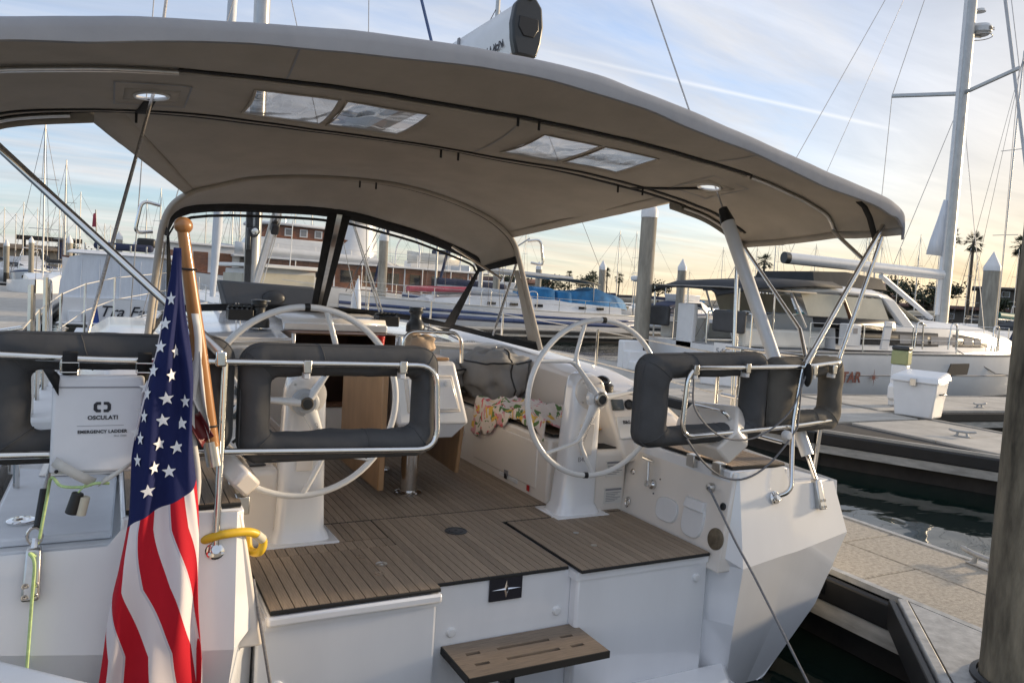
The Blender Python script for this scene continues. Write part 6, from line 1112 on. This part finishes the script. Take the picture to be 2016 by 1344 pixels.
# hardtop over the companionway: raked pillars and curved side windows
MB().loft([[V(s_*w_, y, z) for s_, z in ((-1, zt-.12), (-.85, zt), (0, zt+.05), (.85, zt), (1, zt-.12))] for y, w_, zt in ((1.6, 1.45, 2.62), (3.0, 1.5, 2.72), (4.8, 1.45, 2.68), (5.6, 1.3, 2.58))]).build('hardtop', 'boat_white', sy, solid=.10, smooth=40)
for s_ in (-1, 1):
    MB().loft([[V(s_*1.48, y, 2.52), V(s_*1.5, y+.3, 1.98)] for y in (2.0, 3.4)]).build('side_window', 'pale_glass', sy, solid=.01, smooth=0); MB().loft([[V(s_*1.48, y, 2.5), V(s_*1.5, y+.35, 1.98)] for y in (3.55, 4.9)]).build('side_window', 'pale_glass', sy, solid=.01, smooth=0)
    MB().tube([(s_*1.48, 3.42, 2.55), (s_*1.5, 3.85, 1.9)], .05, 8).build('window_pillar', 'interior_wood', sy); MB().hexa([V(s_*1.38, 4.9, 2.55), V(s_*1.5, 4.9, 2.55), V(s_*1.5, 5.4, 2.5), V(s_*1.38, 5.4, 2.5), V(s_*1.4, 5.9, 1.75), V(s_*1.52, 5.9, 1.75), V(s_*1.52, 6.4, 1.75), V(s_*1.4, 6.4, 1.75)]).build('front_pillar', 'boat_white', sy, bev=.03)
    MB().tube([(s_*1.45, 1.7, 2.55), (s_*1.55, 2.2, 1.7)], .03, 8).build('hardtop_leg', 'steel', sy)
    MB().box(*sorted((s_*1.1, s_*1.5)), .3, 3.0, 1.2, 1.62).build('coaming', 'boat_cream', sy, bev=.06); MB().loft([[V(s_*1.56, y, 1.95), V(s_*1.62, y, 1.72)] for y in (2.4, 5.4)]).build('recess_shade_strip', 'band_black', sy, solid=.02)  # black strip paints in the dark of the recess below the side windows
MB().loft([[V(x*1.35, 5.45, 2.52), V(x*1.42, 7.0, 1.85)] for x in (-1, -.05)]).build('front_window', 'pale_glass', sy, solid=.01); MB().loft([[V(x*1.35, 5.45, 2.52), V(x*1.42, 7.0, 1.85)] for x in (.05, 1)]).build('front_window', 'pale_glass', sy, solid=.01)
MB().loft([[V(s_*w_, y, z) for s_, z in ((-1, zt-.12), (-.8, zt), (0, zt+.05), (.8, zt), (1, zt-.12))] for y, w_, zt in ((-.3, 1.2, 2.45), (.6, 1.6, 2.66), (2.2, 1.7, 2.80), (3.3, 1.6, 2.82))]).build('sun_canopy', 'grey_canvas', sy, solid=.04, smooth=50); MB().loft([[V(s_*w_, y, 2.52+.0*s_) for s_ in (-1, 0, 1)] for y, w_ in ((-.3, 1.25), (2.3, 1.7))]).build('canopy_valance', 'cover_grey', sy, solid=.03)
MB().loft([[V(s_*1.0, y, z) for s_, z in ((-1, 2.76), (-.92, h), (.92, h), (1, 2.76))] for y, h in ((2.95, 2.78), (3.0, 3.08), (4.2, 3.14), (5.6, 3.04), (5.9, 2.72))], cap=True).build('folded_canopy', 'grey_canvas', sy, smooth=50)
for s_ in (-1, 1):
    for y in (.1, 1.2): MB().tube([(s_*1.5, y, 1.2), (s_*1.5, y-.05, 2.5)], .022, 8).build('canopy_leg', 'steel', sy)
    wl = MB().tube([V(s_*.85+.45*math.cos(a), .95, 1.55+.45*math.sin(a)) for a in [2*math.pi*k/32 for k in range(32)]], .02, 6, closed=True).build('steering_wheel', 'wheel_white', sy); MB().box(s_*.85-.15, s_*.85+.15, 1.0, 1.25, .8, 1.75).build('steering_pedestal', 'boat_cream', sy, bev=.05)
    for a in (90, 210, 330): MB().tube([(s_*.85, .95, 1.55), (s_*.85+.44*math.cos(R(a)), .95, 1.55+.44*math.sin(R(a)))], .012, 6).build('spoke', 'wheel_white', wl)
    MB().box(s_*1.3-.5, s_*1.3+.5, -.06, .06, 1.5, 2.0).build('rail_cushion_pad', 'cushion', sy, bev=.05); MB().tube([(s_*1.9, .1, 1.2), (s_*1.9, .1, 1.95), (s_*.6, 0, 1.95), (s_*.6, 0, 1.2)], .022, 8).build('pushpit', 'steel', sy)
MB().box(-.5, .1, .0, .12, 1.0, 2.1).build('folded_gangway', 'cap_white', sy, bev=.03)
lk = MB().box(1.75, 2.0, 3.1, 3.6, 1.30, 1.85).build('rail_locker', 'white_plastic', sy, bev=.03); MB().box(2.0, 2.006, 3.3, 3.45, 1.62, 1.75).build('locker_label', 'ink_grey', lk)
MB().hexa([(1.95, 4.35, 1.25), (2.0, 4.35, 1.25), (2.0, 4.65, 1.25), (1.95, 4.65, 1.25), (1.95, 4.45, 1.95), (2.0, 4.45, 1.95), (2.0, 4.75, 1.95), (1.95, 4.75, 1.95)]).build('fender_board', 'cap_white', sy, bev=.02)
MB().tube([(0, 9.75, 1.7), (0, 9.62, 17)], .155, 16, sq=1.3).build('mast', 'mast_grey', sy, smooth=80); MB().box(-.05, .05, 9.45, 9.54, 2.2, 12).build('mast_track', 'alloy_white', sy)
MB().tube([(0, 3.1, 3.42), (0, 9.55, 3.40)], .115, 14, sq=1.3).build('boom', 'alloy_white', sy, smooth=80); MB().tube([(0, 2.95, 3.43), (0, 3.12, 3.42)], .122, 14, sq=1.25).build('boom_end', 'dark_plastic', sy); MB().tube([(0, 6.8, 3.2), (0, 9.2, 2.1)], .075, 10).build('vang', 'alloy_white', sy)
for s_, y1, z1 in ((-1, 9.3, 8.9), (1, 9.3, 8.9)): MB().tube([(0, 9.7, 8.75), (s_*1.9, 9.1, 8.95)], .04, 8, sq=1.6).build('spreader', 'mast_grey', sy); MB().tube([(s_*2.0, 9.1, 1.25), (s_*1.9, 9.1, 8.95), (0, 9.65, 16.8)], .011, 5).build('shroud', 'wire', sy); MB().tube([(s_*1.95, 8.8, 1.25), (0, 9.7, 8.6)], .010, 5).build('shroud', 'wire', sy)
rd = MB().lathe([(.24, 0), (.30, .06), (.31, .20), (.26, .28), (.001, .30)], (.0, 10.25, 10.55), 24).build('radar_dome', 'boat_white', sy); MB().tube([(.33*math.cos(a), 10.25+.33*math.sin(a), 10.5) for a in [2*math.pi*k/20 for k in range(20)]], .014, 6, closed=True).build('radar_guard', 'steel_brushed', rd); MB().tube([(0, 9.8, 10.45), (0, 10.3, 10.5)], .03, 6).build('radar_bracket', 'steel_brushed', rd); MB().tube([(0, 9.75, 11.0), (0, 10.1, 11.25)], .018, 6).build('light_bracket', 'steel_brushed', sy); MB().lathe([(.16, 0), (.12, .08), (.001, .09)], (0, 10.15, 11.2), 14).build('deck_light', 'boat_white', sy)
text('radar_lettering', 'B&G', .13, 'ink', rd, (.312, 10.18, 10.64), (0, 1, 0), (0, 0, 1), depth=.002, bold=.004)
MB().loft([[V(0, 9.3-.95*t*(1-.0), z), V(0, 9.5, z)] for t, z in ((0, 5.6), (.22, 5.0), (.5, 4.35), (.62, 3.95))]).build('loose_mainsail_clew', 'white_canvas', sy, solid=.02)
MB().tube([(0, 9.6, 16), (0, 15.5, 1.7)], .05, 8).build('furled_jib', 'white_canvas', sy); MB().tube([(0, 9.6, 16.5), (0, .2, 1.3)], .009, 5).build('backstay', 'wire', sy); MB().tube([(0, 3.2, 3.6), (0, 9.5, 16.5)], .007, 5).build('topping_lift', 'wire', sy)
rails(sy, rows, 8, .65, .12, .92)
for y in (5.6, 7.0, 8.9): MB().tube(fillet([(2.02, y, 1.3), (2.02, y+.05, 1.98), (2.02, y+.28, 1.98), (2.02, y+.33, 1.3)], .1), .02, 8).build('boarding_gate', 'steel', sy, smooth=80)
text('boat_name', 'STAR', .36, 'ink_red', sy, (2.10, 2.72, .46), (0, 1, 0), (0, 0, 1), font_shear=.2, depth=.004, bold=.008)
c0 = V(2.142, 4.0, .58); pts = []
for k in range(16):
    a = R(90+22.5*k); r_ = (.20 if k % 4 == 0 else .10) if k % 2 == 0 else .035; pts.append(c0+V(0, r_*math.cos(a), r_*math.sin(a)))
MB().prism(pts, (.006, 0, 0)).build('compass_star', 'ink_red', sy, smooth=0)
MB().tube([V(2.0, 7.4, 1.3), V(2.2, 8.9, .7), V(2.6, 11.5, .52)], .014, 6).build('mooring_line', 'rope_grey', sy)
MB().box(-.5, .5, 14.6, 15.8, 1.45, 1.6).build('bow_cover', 'navy_canvas', sy, bev=.05)
nb = thing('covered_dayboat', 'low dayboat under a dark navy cover beyond the neighbouring bow', 'boat', (23, 17.5, 0), R(-92)); rows = hullmesh(8, 2.5, .9, 1.1, 'boat_white', nb); MB().loft([[V(s_*w_, y, z) for s_, z in ((-1, 1.0), (-.5, zt), (0, zt+.12), (.5, zt), (1, 1.0))] for y, w_, zt in ((.2, 1.15, 1.3), (3, 1.3, 1.55), (6, .9, 1.4), (7.6, .3, 1.15))], cap=True).build('cover', 'navy_canvas', nb, smooth=50)
# ================================================================== shore: buildings, trees, palms
def building(name, label, x, y, rz, L_, W_, H_, roofh, wall, roof, wins=6, floors=1):
    t = thing(name, label, 'building', (x, y, 1.0), rz); MB().box(-L_/2, L_/2, -W_/2, W_/2, 0, H_).build('wall', wall, t)
    MB().loft([[V(s_*(L_/2+1)*k, -W_/2-1, H_) if False else V(s_*(L_/2+1), yy, z) for s_ in (-1, 1)] for yy, z, k in ((-W_/2-1.2, H_-.1, 1), (0, H_+roofh, 1), (W_/2+1.2, H_-.1, 1))]).build('roof', roof, t, solid=.3)
    for f in range(floors):
        for k in range(wins):
            wx = -L_/2+(k+.5)*L_/wins; z = 1+f*(H_/floors); w_ = MB().box(wx-.8, wx+.8, -W_/2-.06, -W_/2, z, z+1.3).build('window', 'cap_white', t); MB().box(wx-.68, wx+.68, -W_/2-.10, -W_/2-.05, z+.1, z+1.2).build('pane', 'dark_glass', w_)
    return t
building('clubhouse', 'long brown-roofed clubhouse behind the moored boats', 196, 168, R(-40), 46, 16, 6.5, 4.2, 'wall_tan', 'roof_brown', 9)
building('apartment_block', 'dark two-storey block at the right shore beside the palms', 188, 96, R(-58), 26, 14, 8.5, .5, 'wall_dark', 'wall_dark', 7, 3); building('boat_shed', 'low grey shed on the far left shore', -34, 262, R(-5), 40, 12, 5, 1.2, 'wall_tan', 'wall_dark', 8)
building('boat_shed', 'long low dark sea wall building behind the right masts', 165, 118, R(-52), 60, 10, 3.4, .6, 'wall_dark', 'roof_brown', 12); building('boat_shed', 'pale low harbour office on the far centre shore', 120, 235, R(-20), 30, 10, 4.5, 1.4, 'cap_white', 'roof_brown', 7)
def palm(label, x, y, H_, s_=1.0):
    t = thing('palm_tree', label, 'palm tree', (x, y, 1.0), random.uniform(0, 6), group='palms along the shore'); lean = random.uniform(-.5, .5)
    MB().tube(spline([(0, 0, 0), (lean*.3, 0, H_*.4), (lean, 0, H_-1)], 4), [.32*s_]*3+[.26*s_]*5+[.24*s_], 8).build('trunk', 'bark', t, smooth=80)
    mb = MB(); rnd = random.Random(int(x*10+y)); top = V(lean, 0, H_-1.2*s_)
    for k in range(46):
        az = rnd.uniform(0, 6.28); el = rnd.uniform(-.95, 1.35); Lf = s_*rnd.uniform(1.7, 2.5); d = V(math.cos(az)*math.cos(el), math.sin(az)*math.cos(el), math.sin(el)); sd_ = V(-math.sin(az), math.cos(az), 0); st_p = top+d*Lf*.55-V(0, 0, .05)
        mb.tube([top, st_p], .03*s_, 3)
        for q_ in range(9):      # fan of blades
            a = (q_-4)/4*1.05; bd_ = (d*math.cos(a)+sd_*math.sin(a)).normalized(); tip = st_p+bd_*Lf*.5*(1-.25*abs(a))-V(0, 0, .25*Lf*abs(a)*.3+.12*Lf*(1-max(0, d.z))); w_ = d.cross(sd_)*.0+(sd_*math.cos(a)-d*math.sin(a))*.055*s_; mb.add([st_p-w_*.4, st_p+w_*.4, st_p.lerp(tip, .6)+w_, tip, st_p.lerp(tip, .6)-w_], [(0, 1, 2, 3, 4)])
    mb.build('crown', 'leaf_palm', t, smooth=0); return t
for lb, x, y, h in (('lone palm over the brown clubhouse roof', 126.5, 121.9, 12.5), ('palm left of the neighbouring mast, behind the loose sail', 143.5, 90.2, 18.1), ('palm just right of the neighbouring mast', 147.3, 88.2, 17.4), ('palm at the right edge beside the near piling', 155.5, 83.8, 17.4), ('small far palm left of the blue dinghy cover piling', 143.6, 214.9, 9.3), ('small far palm touching the piling behind the dinghy cover', 147.7, 212.7, 10.7), ('small far palm left of the radar dome', 139.5, 194.4, 8.6), ('small far palm above the blue canvas sloop boom', 147.1, 235.7, 9.7)): palm(lb, x, y, h, 1.05 if h > 12 else .9)
def tree(label, x, y, H_, W_, seed, m='leaf_tree'):
    t = thing('tree', label, 'tree', (x, y, 1.0), 0, group='trees along the shore'); rnd = random.Random(seed)
    mb = MB().tube([(0, 0, 0), (rnd.uniform(-.3, .3), 0, H_*.45), (0, 0, H_*.7)], [.3, .22, .1], 7)
    cl = []
    for k in range(9):
        a = rnd.uniform(0, 6.28); r_ = rnd.uniform(.2, 1)*W_*.42; c = V(r_*math.cos(a), r_*math.sin(a), H_*rnd.uniform(.55, .9)); cl.append((c, W_*rnd.uniform(.14, .25))); mb.tube([(0, 0, H_*.4), c], [.12, .04], 5)
    mb.build('trunk', 'bark', t); lf = MB()
    for c, r_ in cl:
        for k in range(105):
            d = V(rnd.gauss(0, 1), rnd.gauss(0, 1), rnd.gauss(0, .6)).normalized()*r_*rnd.uniform(.3, 1.05); p = c+d; a, b = V(rnd.gauss(0, 1), rnd.gauss(0, 1), rnd.gauss(0, 1)).normalized()*.34, V(rnd.gauss(0, 1), rnd.gauss(0, 1), rnd.gauss(0, 1)).normalized()*.24; lf.add([p-a, p+b, p+a, p-b], [(0, 1, 2, 3)])
    lf.build('crown', m, t, smooth=0); return t
TR_ = [('round dark tree left of the neighbouring mast under the boom', 137, 96, 8.5, 8), ('dark tree right of the boom vang', 140.5, 90.5, 8, 9), ('low dark tree beneath the first tall palm', 146, 95, 6.5, 7), ('small tree between the mast and the pale piling', 150, 84, 5.5, 6), ('scrubby tree beside the dark block', 160, 80, 6, 6), ('tree behind the grey folded canopy', 128, 108, 6, 8), ('bushy far tree over the blue canvas sloop boom', 135, 205, 8.5, 11), ('bushy far tree left of the round canopy', 152, 190, 7, 10), ('wide far tree behind the sprayhood window', 118, 226, 8, 12), ('far tree behind the small piling with the radar', 128, 216, 7, 11), ('far tree in the middle of the left shore', -12, 260, 7, 12), ('far tree at the left edge of the shore', -42, 254, 7, 12)]
for k, (lb, x, y, h, w_) in enumerate(TR_): tree(lb, x, y, h, w_, 50+k)
# dark gantry on the left, thin trawler mast clutter at centre
gt = thing('boat_hoist', 'dark steel boat hoist frame among the left-hand boats', 'boat hoist', (-11, 140, 0))
for x in (-3, 3): MB().box(x-.25, x+.25, -.25, .25, 0, 6.2).build('leg', 'dark_wood', gt)
MB().box(-4, 5, -.3, .3, 5.7, 6.4).build('beam', 'dark_wood', gt); MB().box(1.6, 3, -.5, .5, 3, 5.7).build('sling', 'navy_canvas', gt)
tw_ = thing('fishing_boat', 'far fishing boat with cluttered masts behind the blue canvas sloop', 'fishing boat', (46, 82, 0), R(80)); rows = hullmesh(18, 5, 1.8, 2.8, 'boat_white', tw_); MB().box(-1.8, 1.8, 9, 14, 2, 5).build('wheelhouse', 'boat_white', tw_, bev=.1); MB().tube([(0, 8, 2), (0, 8, 11)], .14, 8).build('mast', 'mast_grey', tw_); MB().tube([(0, 8, 4), (0, 1, 9)], .1, 6).build('derrick', 'mast_grey', tw_)
for a, b in (((0, 8, 10), (2, 6, 8)), ((0, 8, 9), (-2, 9, 9.6)), ((0, 8, 8), (0, 14, 5))): MB().tube([a, b], .06, 5).build('yard', 'mast_grey', tw_)
